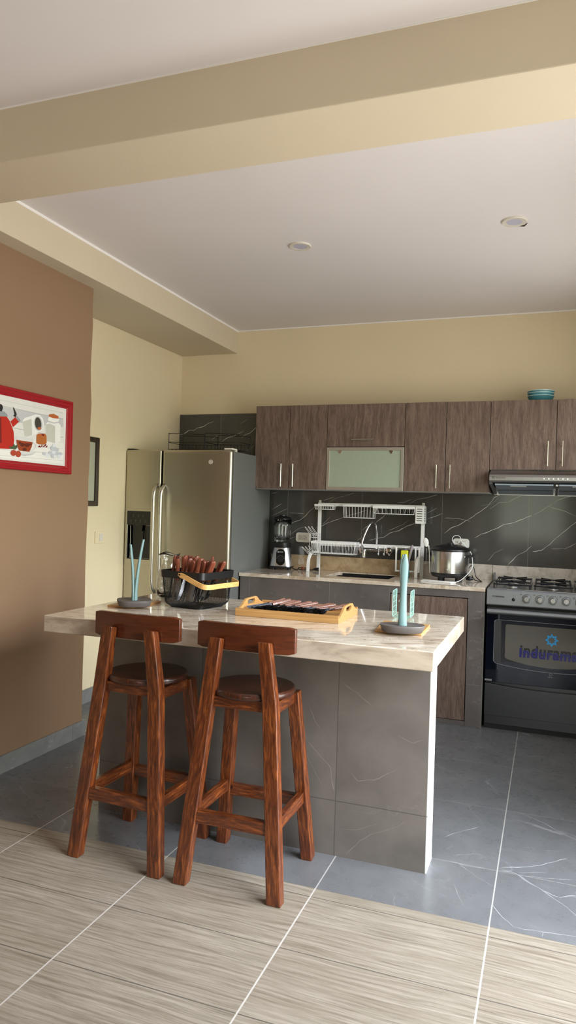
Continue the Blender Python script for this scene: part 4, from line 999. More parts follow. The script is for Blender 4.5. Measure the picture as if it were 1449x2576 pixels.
# wood handled steak knives
def steak_knife(wood='cut_wood', hl=.105, bl=.105, metal='silver'):
    r = empty('steak_knife', (0, 0, 0), 'x', 'knife')
    mb = MB(); prof = [(.0070, 0), (.0095, .006), (.0098, .03), (.0092, .055), (.0118, .085), (.0112, .098), (.008, hl-.002), (.003, hl)]
    prev = None
    for w_, z in prof:
        ring = [mb.bm.verts.new((w_*c_, .0058*(w_/.0098)**.4*s_, z)) for c_, s_ in [(math.copysign(abs(math.cos(a))**.7, math.cos(a)), math.copysign(abs(math.sin(a))**.7, math.sin(a))) for a in [2*PI*k/10 for k in range(10)]]]
        if prev:
            for k in range(10): mb.face([prev[k], prev[(k+1) % 10], ring[(k+1) % 10], ring[k]])
        else: mb.face(ring[::-1])
        prev = ring
    mb.face(prev); h = mb.build('handle', wood, r, smooth='auto', ang=.8)
    for z in (.02, .045): MB().lathe([(.0022, -.0062), (.0022, .0062)], (0, 0, z), 8, 'y').build('rivet', 'silver', h)
    MB().prism([(-.0075, -.0006, .002), (.0075, -.0006, .002), (.0085, -.0006, -bl*.6), (.004, -.0006, -bl*.9), (-.0075, -.0006, -bl)], (0, .0012, 0)).build('blade', metal, r)
    return r
rnd = random.Random(3)
kn0 = steak_knife(); LK = 'steak knife with reddish wooden handle up in the black mesh basket'
spots = []
for i in range(30):
    col = i % 10; row = i//10
    u = -.090+col*.0205+rnd.uniform(-.004, .004); v = -.062+row*.052+rnd.uniform(-.012, .012)
    spots.append((u, v))
for i, (u, v) in enumerate(spots):
    k = kn0 if i == 0 else copy_tree(kn0)
    tilt = .04+.34*(u+.09)/.18+rnd.uniform(-.10, .10); tx = rnd.uniform(-.16, .16)
    hz = rnd.uniform(.108, .134)+(.006 if u > .04 else 0)
    M_ = Matrix.Translation(bC) @ Matrix.Rotation(bY, 4, 'Z') @ Matrix.Translation((u-.02, v*.85, hz)) @ Matrix.Rotation(tilt, 4, 'Y') @ Matrix.Rotation(tx, 4, 'X') @ Matrix.Rotation(rnd.uniform(0, PI), 4, 'Z')
    k.matrix_world = M_; k['label'] = LK; k['group'] = 'steak knives standing in the mesh basket'

# bamboo serving tray with cutlery
tA, tB, tC = on(590, 1548, IZ), on(850, 1570, IZ), on(901, 1545, IZ)
tw = (tB-tA).length; td = (tC-tB).length; tyaw = math.atan2(tB.y-tA.y, tB.x-tA.x)
tcen = (tA+tC)/2; tr = empty('serving_tray', tcen+Vector((0, 0, .0005)), 'bamboo serving tray with cut-out handles holding bundles of cutlery', 'tray', None, tyaw)
MB().box(-tw/2+.004, tw/2-.004, -td/2+.004, td/2-.004, 0, .007).build('tray_bottom', 'bamboo', tr)
for s_ in (-1, 1): MB().box(-tw/2, tw/2, s_*td/2-(.009 if s_ > 0 else 0), s_*td/2+(0 if s_ > 0 else .009), 0, .033).build('long_side', 'bamboo', tr, bevel=.001)
hpz = [(-td/2+.009, 0), (td/2-.009, 0), (td/2-.009, .033), (td*.36, .034), (td*.30, .040), (td*.25, .052), (td*.20, .060), (td*.15, .063), (-td*.15, .063), (-td*.20, .060), (-td*.25, .052), (-td*.30, .040), (-td*.36, .034), (-td/2+.009, .033)]
hole = rrect(.085, .020, .0095, 5)
for s_ in (-1, 1):
    x = s_*(tw/2)-(.009 if s_ > 0 else 0)
    # split outline and slot into matching rings by projecting the slot outwards
    nn = 48; out = []; inn = []
    def hit(ang):
        c0 = (0, .045); d0 = (math.cos(ang), math.sin(ang)); best = 9
        for a, b in zip(hpz, hpz[1:]+hpz[:1]):
            ex, ez = b[0]-a[0], b[1]-a[1]; den = d0[0]*ez-d0[1]*ex
            if abs(den) < 1e-9: continue
            t = ((a[0]-c0[0])*ez-(a[1]-c0[1])*ex)/den; u = ((a[0]-c0[0])*d0[1]-(a[1]-c0[1])*d0[0])/den
            if t > 1e-6 and -1e-6 <= u <= 1+1e-6: best = min(best, t)
        return (c0[0]+d0[0]*best, c0[1]+d0[1]*best)
    angs = sorted(set([math.atan2(p_[1]-.045, p_[0]) for p_ in hpz]+[math.atan2(q[1], q[0]) for q in hole]))
    def hole_at(ang):
        d0 = (math.cos(ang), math.sin(ang)); best = 9
        for a, b in zip(hole, hole[1:]+hole[:1]):
            ex, ez = b[0]-a[0], b[1]-a[1]; den = d0[0]*ez-d0[1]*ex
            if abs(den) < 1e-9: continue
            t = (a[0]*ez-a[1]*ex)/den; u = (a[0]*d0[1]-a[1]*d0[0])/den
            if t > 1e-6 and -1e-4 <= u <= 1+1e-4: best = min(best, t)
        return (d0[0]*best, .045+d0[1]*best)
    mb = MB().ring_prism([(x, *hit(a)) for a in angs], [(x, *hole_at(a)) for a in angs], (.009, 0, 0))
    mb.build('handle_side', 'bamboo', tr)
def fork(wood='cut_wood2'):
    r = empty('fork', (0, 0, 0), 'x', 'fork')
    mb = MB(); prev = None
    for w_, y in ((.004, 0), (.0055, .01), (.0065, .05), (.0085, .085), (.008, .092), (.004, .097)):
        ring = [mb.bm.verts.new((w_*math.cos(a), y, .0045*math.sin(a))) for a in [2*PI*k/8 for k in range(8)]]
        if prev:
            for k in range(8): mb.face([prev[k], prev[(k+1) % 8], ring[(k+1) % 8], ring[k]])
        else: mb.face(ring[::-1])
        prev = ring
    mb.face(prev); mb.build('handle', wood, r, smooth='auto', ang=.8)
    mb = MB(); mb.tube(smoothpath([(0, .004, 0), (0, -.03, 0), (0, -.042, -.001)], 3), .0026, 6)
    mb.prism([(-.004, -.040, -.002), (.004, -.040, -.002), (.0115, -.052, -.005), (.0115, -.062, -.006), (-.0115, -.062, -.006), (-.0115, -.052, -.005)], (0, 0, .0016))
    for x in (-.0100, -.0034, .0034, .0100): mb.tube([(x, -.060, -.005), (x, -.085, -.006), (x*.9, -.103, .002)], [.0016, .0015, .0008], 5)
    mb.build('fork_head', 'steel_reflecting_dark', r, smooth='auto')
    return r
kt0 = steak_knife('cut_wood2', metal='steel_reflecting_dark'); fk0 = fork(); first = {'k': True, 'f': True}
groups = [('k', -.150, -.110, 7, 1.02, 'steak knife with brown wooden handle in the leftmost bundle of the bamboo tray'),
          ('f', -.105, -.050, 7, .98, 'fork with brown wooden handle in the second bundle from the left of the bamboo tray'),
          ('f', -.030, .022, 7, .95, 'fork with brown wooden handle in the middle bundle of the bamboo tray'),
          ('f', .050, .100, 7, .80, 'fork with brown wooden handle in the fourth bundle from the left of the bamboo tray'),
          ('f', .130, .172, 6, .90, 'fork with brown wooden handle in the rightmost bundle of the bamboo tray')]
for kd, xa, xb, n, ang, lb in groups:
    for i in range(n):
        src = kt0 if kd == 'k' else fk0
        k = src if first[kd] else copy_tree(src); first[kd] = False
        x = xa+(xb-xa)*i/(n-1)+rnd.uniform(-.003, .003)
        a_ = ang-PI/2+rnd.uniform(-.10, .10)
        M_ = Matrix.Translation(tcen) @ Matrix.Rotation(tyaw, 4, 'Z') @ Matrix.Translation((x, -.012+rnd.uniform(-.008, .008), .034+.003*(i % 3))) @ Matrix.Rotation(a_, 4, 'Z') @ Matrix.Rotation(.07+.02*(i % 3), 4, 'X') @ Matrix.Rotation(1.0 if kd == 'f' else 1.2, 4, 'Y')
        if kd == 'k': M_ = M_ @ Matrix.Rotation(-PI/2, 4, 'X')
        k.matrix_world = M_; k['label'] = lb; k['group'] = lb.split(' in the ')[1].split(' of ')[0]+(' of knives' if kd == 'k' else ' of forks')

# mint wire napkin rack
nA = on(988, 1558, IZ); nB = on(1028, 1557, IZ); hN = P(985, 1487, 'y', nA.y).z-IZ
nr = empty('napkin_rack', (nA+nB)/2+Vector((0, .05, .0005)), 'small mint green wire napkin rack behind the grey oval paper holder', 'napkin rack', None, .03)
wN = (nB-nA).length*.5
def nr_path(y, s0=-1, s1=1, top=hN, r_=.020):
    L = [(-wN, y, top)]
    L += [(-wN, y, r_)]+[(-wN+r_-r_*math.cos(a), y, r_-r_*math.sin(a)+.0015) for a in (PI/8, PI/4, PI*3/8, PI/2)]
    R_ = [(-x, yy_, z) for x, yy_, z in L[::-1]]
    return L+R_
mb = MB()
for i in range(5): mb.tube(nr_path(-.044+.022*i), .0009, 5)
for z in [hN*f for f in (.22, .40, .58, .78)]:
    for s_ in (-1, 1): mb.tube([(s_*wN, -.05, z), (s_*wN, .05, z)], .001, 5)
for x in (-.015, 0, .015): mb.tube([(x, -.05, .0015), (x, .05, .0015)], .001, 5)
mb.build('wire_grid', 'mint', nr, smooth=True)
for s_ in (-1, 1):
    MB().tube([(s_*wN, q[0], hN/2+q[1]+.004) for q in rrect(.104, hN-.01, .008, 4)], .0018, 6, closed=True).build('side_hoop', 'mint', nr, smooth=True)
MB().tube([(-.012, -.02, .002), (-.012, -.02, .075)], .0018, 6).ball((-.012, -.02, .075), .006, 10).build('spring_arm', 'white_pl', nr, smooth=True)

# ------------------------------------------------------------------ things on the back counter
# blender
bl = empty('blender', (.600, -.15, ZC), 'silver and black blender with glass jar standing beside the refrigerator', 'blender', None, .25)
def rr_loft(mb, secs, n=6, cap=True):
    prev = None
    for w_, d_, r_, z in secs:
        ring = [mb.bm.verts.new((x, y, z)) for x, y in rrect(w_, d_, r_, n)]
        if prev:
            for k in range(len(ring)): mb.face([prev[k], prev[(k+1) % len(ring)], ring[(k+1) % len(ring)], ring[k]])
        elif cap: mb.face(ring[::-1])
        prev = ring
    if cap: mb.face(prev)
    return mb
rr_loft(MB(), [(.175, .165, .05, .012), (.182, .172, .05, .018), (.180, .17, .05, .028)]).build('foot_ring', 'black', bl, smooth='auto')
mo = rr_loft(MB(), [(.176, .166, .05, .028), (.166, .156, .05, .06), (.148, .14, .05, .11), (.130, .128, .05, .160), (.127, .125, .05, .168)]).build('motor_base', 'steel_pot', bl, smooth='auto')
mb = MB()
for sx in (-1, 1):
    for sy in (-1, 1): mb.lathe([(.010, 0), (.012, .014)], (sx*.06, sy*.055, 0), 10)
mb.build('rubber_feet', 'black', bl)
rr_loft(MB(), [(.134, .132, .06, .168), (.137, .135, .06, .172), (.137, .135, .06, .205), (.128, .126, .06, .209)]).build('collar', 'black', bl, smooth='auto')
mb = MB(); secs = []
def ngear(w_, z, f=.06): return (w_, z)
def jr(th, i): return 1+.045*math.cos(8*th)*(1 if 0 < i < 5 else .3)
mb.lathe([(.052, .210), (.058, .222), (.063, .27), (.066, .33), (.067, .385), (.064, .385), (.062, .33), (.058, .27), (.052, .232), (.01, .228)], (0, 0, 0), 48, rad=lambda th, i: 1+.04*math.cos(8*th))
mb.build('jar', 'glass', bl, smooth=True)
MB().lathe([(.070, .384), (.071, .392), (.060, .400), (.040, .409), (.026, .411), (.026, .420), (.004, .421)], (0, 0, 0), 36).build('lid', 'black', bl, smooth='auto')
th_ = -math.atan(.027/.14)
mb = MB().prism([(q[0], -.079+.0, .098+q[1]) for q in rrect(.068, .122, .033, 8)], (0, -.006, 0)); 
for v in mb.bm.verts: v.co.y = v.co.y + (.098-v.co.z)*(-.14)*-1*-1
ct = mb.build('control_plate', 'black_gloss', mo, smooth='auto')
MB().lathe([(.021, -.100), (.023, -.082)], (0, 0, .080), 24, 'y').box(-.004, .004, -.104, -.09, .062, .098).build('dial', 'black', ct, smooth='auto')
mb = MB()
for i in range(7):
    a = .2+i*(PI-.4)/6; mb.lathe([(.0014, -.0905), (.0014, -.086)], (.028*math.cos(a), 0, .082+.028*math.sin(a)), 6, 'y')
text_mesh(mb, 'OSTER', .0105, (-.012, -.0815, .133), (1, 0, 0), (0, 0, 1)); mb.ring_prism([(-.019+.0055*math.cos(t*PI/5), -.0815, .1365+.0055*math.sin(t*PI/5)) for t in range(10)], [(-.019+.0035*math.cos(t*PI/5), -.0815, .1365+.0035*math.sin(t*PI/5)) for t in range(10)], (0, -.001, 0))
mb.build('plate_marks', 'print_white', ct)
# the blender's cord, bundled on the worktop
def wl(r, pts):
    Mi = (Matrix.Translation(r.location) @ Matrix.Rotation(r.rotation_euler.z, 4, 'Z')).inverted(); return [Mi @ Vector(p) for p in pts]
z_ = ZC+.005
pts = [(.67, -.13, z_+.012), (.70, -.14, z_), (.735, -.16, z_)]
for k in range(5): pts += [(.745, -.15, z_+.014), (.80, -.145, z_+.012), (.815, -.165, z_+.003), (.76, -.175, z_)]
pts += [(.83, -.155, z_), (.86, -.15, z_+.004)]
cd_ = MB().tube(smoothpath(wl(bl, pts), 5), .0032, 7).build('power_cord', 'black', bl, smooth=True)
MB().tube(wl(bl, [(.86, -.15, z_+.008), (.885, -.15, z_+.009), (.90, -.15, z_+.009)]), [.007, .012, .015], 10).build('plug', 'black', cd_, smooth='auto')
MB().tube(wl(bl, [(.775, -.175, z_+.012), (.79, -.178, z_+.012)]), .012, 8).build('cable_tie', 'cut_wood', cd_)

# wall outlets
def outlet(px0, px1, py0, py1, label, plug=False):
    a = P(px0, py0, 'y', -.01); b = P(px1, py1, 'y', -.01); c = (a+b)/2; w_ = b.x-a.x; h_ = a.z-b.z
    r = empty('wall_outlet', (c.x, 0, c.z), label, 'outlet', 'wall outlets on the dark marble')
    MB().prism([(q[0], -.001, q[1]) for q in rrect(w_, h_, .022, 6)], (0, -.010, 0)).build('cover_plate', 'ivory' if not plug else 'white_pl', r, smooth='auto', bevel=.003)
    MB().box(-.036, .036, -.0135, -.010, -.021, .021).build('insert', 'ivory2' if not plug else 'ivory', r, bevel=.0005)
    mb = MB()
    for cx_ in ((-.019, .019) if not plug else (-.019,)):
        for dx, dz in ((-.006, .009), (-.006, -.009), (.006, 0)): mb.lathe([(.0028, -.0139), (.0028, -.0134)], (cx_+dx, 0, dz), 8, 'y')
    mb.build('sockets', 'slot', r)
    return r
outlet(744, 781, 1339, 1365, 'ivory double wall outlet on dark marble between blender and dish rack')
ro = outlet(1139, 1180, 1354, 1381, 'white wall outlet with a plug in it above the rice cooker', True)

# white over-the-sink dish rack
YR = -.075; YFt = -.215
dr_ = empty('dish_rack', (1.28, -.15, ZC), 'tall white metal dish drying rack standing over the sink', 'dish rack')
def W(px, py, y): return P(px, py, 'y', y)
xl = W(803, 1345, YR).x; xr = W(1063, 1350, YR).x; ztop = W(803, 1258, YR).z; ztr = W(1066, 1265, YR).z
for x, zt in ((xl, ztop), (xr, ztr)):
    p_ = part(MB().box(x-.013, x+.013, YR-.008, YR+.008, ZC, zt-.02), 'post', 'white_coat', dr_, bevel=.002)
    MB().box(x-.009, x+.009, YR-.007, YR+.007, zt-.02, zt).build('post_cap', 'ivory', p_, bevel=.002)
zc_ = W(803, 1388, -.15).z
for x, pxf, zk in ((xl, 776, 0), (xr, 1048, 0)):
    xf = W(pxf, 1440, YFt).x
    pth = smoothpath([(x, YR, zc_+.0), (x-.3*(x-xf), YR-.05, zc_-.002), (x-.75*(x-xf), YFt+.03, zc_-.012), (xf, YFt, zc_-.05), (xf-.004, YFt-.004, ZC+.05), (xf-.004, YFt-.005, ZC+.0005)], 6)
    mb = MB(); prev = None
    for i, p in enumerate(pth):
        t = (pth[min(i+1, len(pth)-1)]-pth[max(i-1, 0)]).normalized(); s1 = Vector((1, 0, 0)) if abs(t.x) < .6 else Vector((0, -1, 0)); s1 = (s1-t*s1.dot(t)).normalized(); s2 = t.cross(s1)
        ring = [mb.bm.verts.new(p+s1*(a*.011)+s2*(b*.006)) for a, b in ((-1, -1), (1, -1), (1, 1), (-1, 1))]
        if prev:
            for k in range(4): mb.face([prev[k], prev[(k+1) % 4], ring[(k+1) % 4], ring[k]])
        else: mb.face(ring[::-1])
        prev = ring
    mb.face(prev); part(mb, 'curved_foot', 'white_coat', dr_, smooth='auto', ang=.5, bevel=.0015)
zt_ = W(900, 1271, YR).z; zl_ = W(950, 1374, YR).z
part(MB().box(xl, xr, YR-.006, YR+.006, zt_-.012, zt_+.012), 'top_rail', 'white_coat', dr_, bevel=.001)
part(MB().box(xl, xr, YR-.006, YR+.006, zl_-.015, zl_+.013), 'lower_rail', 'white_coat', dr_, bevel=.001)
def wire_basket(name, x0, x1, y0, y1, zt, dep, band=.014, n1=8, n2=4, ins=.008, rack=dr_):
    """tray with a flat band on top and hanging wires"""
    mb = MB().ring_prism([(x0, y0, zt), (x1, y0, zt), (x1, y1, zt), (x0, y1, zt)], [(x0+.0025, y0+.0025, zt), (x1-.0025, y0+.0025, zt), (x1-.0025, y1-.0025, zt), (x0+.0025, y1-.0025, zt)], (0, 0, -band))
    b = part(mb, name, 'white_coat', rack)
    mb = MB(); zb = zt-dep
    for i in range(n1+1):
        x = x0+.003+(x1-x0-.006)*i/n1; xi = x+(ins*(1-2*i/n1))
        mb.tube([(x, y0+.002, zt-band), (xi, y0+ins, zb), (xi, y1-ins, zb), (x, y1-.002, zt-band)], .0014, 5)
    for j in range(n2+1):
        y = y0+.003+(y1-y0-.006)*j/n2; yi = y+(ins*(1-2*j/n2))
        mb.tube([(x0+.002, y, zt-band), (x0+ins, yi, zb+.003), (x1-ins, yi, zb+.003), (x1-.002, y, zt-band)], .0014, 5)
    mb.tube([(x0+ins, y0+ins, zb), (x1-ins, y0+ins, zb), (x1-ins, y1-ins, zb), (x0+ins, y1-ins, zb)], .0016, 5, closed=True)
    o = mb.build('wires', 'white_coat', b, smooth=True); return b
ya = -.17
wire_basket('soap_basket', W(791, 1268, ya).x, W(838, 1268, ya).x, ya, YR-.007, W(800, 1268, ya).z, .040, .015, 10, 5, .006)
wire_basket('deep_basket', W(862, 1270, ya).x, W(941, 1272, ya).x, ya+.005, YR-.007, W(862, 1269, ya).z, .098, .014, 10, 4, .006)
wire_basket('bottle_shelf', W(940, 1272, ya).x, W(1046, 1278, ya).x, ya-.03, YR-.007, W(990, 1273, ya).z, .060, .020, 9, 4, .008)
xb0, xb1 = W(783, 1360, ya).x, W(882, 1372, ya-.04).x
wire_basket('plate_basket', W(783, 1361, ya-.03).x, W(884, 1371, ya-.03).x+.03, ya-.04, YR-.007, W(800, 1361, ya-.03).z, .092, .018, 15, 5, .010)
# wire bowl rack at the left with slanted hoops
x0_, x1_ = W(782, 1360, ya).x, W(798, 1360, ya).x
mb = MB(); zA = W(790, 1343, ya).z; zB = W(790, 1362, ya).z; zC = W(790, 1395, ya).z
for z in (zA, (zA+zB)/2, zB, zC): mb.tube([(x0_, ya-.035, z), (x1_, ya-.035, z), (x1_, YR-.02, z), (x0_, YR-.02, z)], .0014, 5, closed=True)
for q in ((x0_, ya-.035), (x1_, ya-.035), (x1_, YR-.02), (x0_, YR-.02)): mb.tube([(q[0], q[1], zA), (q[0], q[1], zC)], .0014, 5)
cu = part(mb, 'cutlery_basket', 'white_coat', dr_, smooth=True)
mb = MB()
for pxs, pys, ex, ey in ((768, 1326, 786, 1350), (776, 1325, 792, 1349), (784, 1325, 799, 1348), (760, 1376, 778, 1394), (768, 1375, 782, 1392), (776, 1373, 786, 1388)):
    a = W(pxs, pys, ya-.03); b = W(ex, ey, ya-.03); d_ = Vector((0, .012, 0)); q = (a-b).normalized()
    mb.tube(smoothpath([b-d_*.6+Vector((-.003, 0, 0)), a-q*.006-Vector((.003, 0, 0)), a, a-q*.006+Vector((.004, 0, 0)), b+d_*.6+Vector((.006, 0, 0))], 4), .0013, 5)
part(mb, 'lid_hoops', 'white_coat', dr_, smooth=True)
# slotted chopstick box at the top right
a = W(1046, 1273, ya-.02); b = W(1065, 1318, ya-.02)
mb = MB().box(a.x, b.x+.004, ya-.03, YR-.02, b.z, a.z)
bx = part(mb, 'utensil_box', 'white_pl', dr_, bevel=.002)
mb = MB()
for i in range(6):
    z = a.z-.022-(a.z-b.z-.035)*i/5.5; mb.box(a.x+.010, b.x-.008, ya-.0305, ya-.0298, z-.0025, z+.0025)
    for j in range(3): mb.box(b.x+.0038, b.x+.0046, ya-.02+j*.022, ya-.008+j*.022, z-.003, z+.003)
mb.build('slots', 'slot', bx)
# board holder on the lower rail, right
x0_, x1_ = W(992, 1375, ya).x, W(1060, 1378, ya).x; z_h = W(992, 1377, ya).z
mb = MB().box(x0_, x1_, ya-.005, YR-.007, z_h, z_h+.008)
for x in (x0_+.01, x0_+.075, x0_+.15, x1_-.02): mb.box(x, x+.012, ya-.004, ya+.002, z_h-.165, z_h)
mb.box(x0_+.01, x1_-.01, ya-.004, ya+.002, z_h-.175, z_h-.163)
part(mb, 'board_holder', 'white_coat', dr_, bevel=.001)
mb = MB()
for px in (953, 967, 980):
    q = W(px, 1378, YR-.01); mb.tube(smoothpath([(q.x, YR-.008, zl_-.0), (q.x, YR-.012, zl_-.045), (q.x+.002, YR-.02, zl_-.062), (q.x+.002, YR-.034, zl_-.062), (q.x, YR-.040, zl_-.048)], 4), .0028, 6)
part(mb, 'hooks', 'white_coat', dr_, smooth=True)
q = W(1072, 1400, ya)
mb = MB().tube([(xr+.012, ya, q.z+.05), (xr-.03, ya-.03, q.z+.045), (xr-.03, ya-.03, q.z-.045), (xr+.05, ya-.03, q.z-.05), (xr+.05, ya-.03, q.z+.06)], .0018, 5)
part(mb, 'side_bracket', 'white_coat', dr_, smooth=True)

# wall mixer tap
yt = -.05
fa = empty('kitchen_tap', (1.32, -.05, 1.065), 'chrome wall mixer tap with tall curved spout over the sink', 'tap')
zf = W(948, 1384, yt).z; xa_, xb_ = W(918, 1382, yt).x, W(978, 1386, yt).x; xm = W(947, 1384, yt).x
part(MB().tube([(xa_, yt, zf), (xb_, yt, zf)], .012, 14), 'mixer_bar', 'chrome', fa, smooth='auto')
for x in (xa_-.012, xb_+.012):
    v_ = part(MB().lathe([(.024, -.002), (.024, -.03), (.016, -.055), (.019, -.06), (.012, -.09)], (x, 0, zf), 18, 'y'), 'valve_body', 'chrome', fa, smooth='auto')
    MB().lathe([(.013, -.085), (.024, -.090), (.026, -.103), (.020, -.112), (.004, -.114)], (x, 0, zf), 18, 'y', rad=lambda th, i: 1+.07*math.cos(6*th)).build('tap_knob', 'chrome', v_, smooth='auto')
yo = yt-.05; e1 = W(916, 1398, yo-.13); tp = W(943, 1316, yo-.03)
pts = smoothpath([(xm, yt, zf+.01), (xm+.001, yt-.004, zf+.10), (xm, yt-.01, tp.z-.06), (xm-.006, yt-.025, tp.z-.012), (xm-.022, yt-.05, tp.z), (xm-.042, yt-.075, tp.z-.018), (xm-.062, yt-.10, tp.z-.07), (xm-.082, yt-.125, tp.z-.15), ((xm-.09+e1.x)/2, yt-.14, (tp.z-.2+e1.z)/2+.03), (e1.x, e1.y, e1.z+.03)], 6)
part(MB().tube(pts, .0085, 12), 'spout', 'chrome', fa, smooth='auto')
part(MB().tube([(e1.x+.002, e1.y, e1.z+.045), (e1.x, e1.y, e1.z+.02), (e1.x-.002, e1.y-.002, e1.z-.012)], [.012, .016, .015], 14), 'aerator', 'chrome', fa, smooth='auto')
part(MB().lathe([(.017, zf+.01), (.017, zf+.03), (.011, zf+.04)], (xm, yt, 0), 14), 'spout_nut', 'chrome', fa, smooth='auto')

# utensil cup with brush handles and sponge
cU = Vector((W(1018, 1440, -.19).x, -.19, ZC))
cp_ = empty('utensil_cup', cU, 'grey and aqua plastic cup holding a sponge and brush beside the sink', 'cup')
MB().lathe([(.028, .001), (.032, .004), (.034, .052), (.030, .052)], (0, 0, 0), 28).build('cup_foot', 'aqua', cp_, smooth='auto')
MB().lathe([(.033, .052), (.0345, .125), (.031, .125), (.030, .055)], (0, 0, 0), 28).build('cup_wall', 'cup_grey', cp_, smooth='auto')
tag(rr_loft(MB(), [(.05, .022, .004, .07), (.052, .026, .006, .185), (.05, .022, .006, .192)]).build('sponge', 'yellow', loc=cU+Vector((-.004, -.004, 0))), 'yellow sponge standing in the grey and aqua cup by the sink', 'sponge')
br = empty('dish_brush', cU+Vector((.014, .008, .02)), 'grey dish brush leaning out of the grey and aqua cup', 'brush')
MB().tube([(0, 0, 0), (.012, .0, .10), (.032, .0, .20), (.036, 0, .212)], [.006, .008, .0105, .006], 10).build('brush_handle', 'cup_grey', br, smooth='auto')
tag(MB().tube([(-.004, .006, .09), (-.004, .012, .17), (-.004, .012, .185), (-.004, .012, .20), (-.004, .012, .207)], [.006, .008, .020, .018, .006], 12).build('pot_brush', 'taupe', smooth='auto', loc=cU), 'dark round-headed brush standing behind the yellow sponge', 'brush')

# rice cooker
rc = empty('rice_cooker', (W(1131, 1450, -.28).x, -.28, ZC), 'large stainless rice cooker with black lid at the right end of the counter', 'rice cooker', None, .15)
R0 = .130
MB().lathe([(.118, .030), (.127, .042), (R0, .06), (R0, .0605)], (0, 0, 0), 56).build('lower_shell', 'black', rc, smooth='auto')
MB().lathe([(R0-.001, .060), (R0-.001, .205), (R0-.004, .212)], (0, 0, 0), 56, rad=lambda th, i: 1).build('body', 'steel_pot', rc, smooth='auto')
MB().lathe([(R0+.001, .208), (R0+.008, .213), (R0+.007, .222), (R0-.006, .231), (.09, .243), (.04, .253), (.022, .255), (.022, .262), (.004, .264)], (0, 0, 0), 56).build('lid', 'black', rc, smooth='auto')
for a in (-.35, PI-.35):
    h_ = MB().tube(smoothpath([(R0-.004, -.035, .172), (R0+.022, -.030, .182), (R0+.030, 0, .184), (R0+.022, .030, .182), (R0-.004, .035, .172)], 4), [.008]*17, 8).box(R0-.006, R0+.02, -.03, .03, .174, .182)
    h_.xf(Matrix.Rotation(a, 4, 'Z')).build('side_handle', 'black', rc, smooth='auto')
for a in (.6, 2.2, 3.9, 5.4): MB().lathe([(.018, 0), (.02, .032)], (.085*math.cos(a), .085*math.sin(a), 0), 14).build('foot', 'black', rc)
MB().lathe([(.003, -R0-.002), (.003, -R0+.004)], (-.02, 0, .085), 10, 'y').build('indicator', 'print_white', rc)
ck = rc.location
cdp = smoothpath(wl(rc, [(ck.x+.09, -.18, ZC+.02), (ck.x+.125, -.14, ZC+.10), (ck.x+.15, -.14, ZC+.085), (ck.x+.165, -.15, ZC+.03), (ck.x+.20, -.18, ZC+.004), (ck.x+.21, -.21, ZC+.004), (ck.x+.17, -.20, ZC+.006), (ck.x+.15, -.18, ZC+.02), (ck.x+.14, -.17, ZC+.04)]), 5)
pc = MB().tube(cdp, .003, 7).build('power_cord', 'black', rc, smooth=True)
MB().tube(wl(rc, [(ck.x+.105, -.20, ZC+.016), (ck.x+.13, -.205, ZC+.018), (ck.x+.15, -.20, ZC+.018)]), [.012, .016, .009], 10).build('plug', 'black', pc, smooth='auto')
# white spoon hooked on the cooker's left handle side
sp = W(1077, 1365, -.30)
sn = empty('rice_paddle', (sp.x, -.30, sp.z-.08), 'white plastic rice paddle standing at the left side of the rice cooker', 'rice paddle')
MB().lathe([(.001, -.035), (.014, -.026), (.0185, -.005), (.017, .012), (.010, .025), (.001, .03)], (0, 0, .085), 20, 'z').xf(Matrix.Diagonal((1, .25, 1, 1))).xf(Matrix.Rotation(-.18, 4, 'Y')).build('paddle_head', 'white_pl', sn, smooth='auto')
MB().tube([(.004, 0, .06), (.010, 0, .02), (.014, 0, -.06), (.018, 0, -.13)], [.004, .0035, .0035, .004], 8).build('paddle_handle', 'white_pl', sn, smooth='auto')
# flat tray with white cable in front of the cooker, plug coil on the lid
tg = on(1068, 1459, ZC); th2 = on(1145, 1466, ZC)
tag(MB().prism([(tg.x-.01, -.42, ZC+.0005), (th2.x-.02, -.475, ZC+.0005), (th2.x+.01, -.43, ZC+.0005), (tg.x+.03, -.375, ZC+.0005)], (0, 0, .007)).build('flat_tray', ['white_coat'], bevel=.001), 'thin flat white tray lying on the worktop in front of the rice cooker', 'tray')
ob = W(1163, 1368, -.02)
wc = empty('charging_cable', (ob.x, -.02, ob.z), 'white charging cable from the wall plug running over the rice cooker to the worktop', 'cable')
part(MB().box(ob.x-.004, ob.x+.022, -.045, -.0145, ob.z-.016, ob.z+.014), 'charger', 'white_pl', wc, bevel=.004)
ltop = ZC+.262
pts = [(ob.x+.01, -.045, ob.z-.01), (ob.x+.0, -.12, ltop-.015), (ck.x+.06, -.20, ltop-.005)]
for k in range(8):
    a = -.3+k*.9; pts.append((ck.x+.035+.030*math.cos(a), -.235+.006*math.sin(a)-.004*k*.3, ltop+.026+.028*math.sin(a)))
pts += [(ck.x+.09, -.24, ltop-.012), (ck.x+.135, -.25, ltop-.06), (ck.x+.150, -.25, ZC+.13), (ck.x+.146, -.27, ZC+.09), (ck.x+.12, -.33, ZC+.05), (ck.x+.08, -.42, ZC+.014), (th2.x-.02, -.452, ZC+.009), (ck.x-.08, -.44, ZC+.011), (tg.x-.005, -.41, ZC+.011)]
part(MB().tube(smoothpath(pts, 5), .0026, 7), 'cable', 'cable_white', wc, smooth=True)

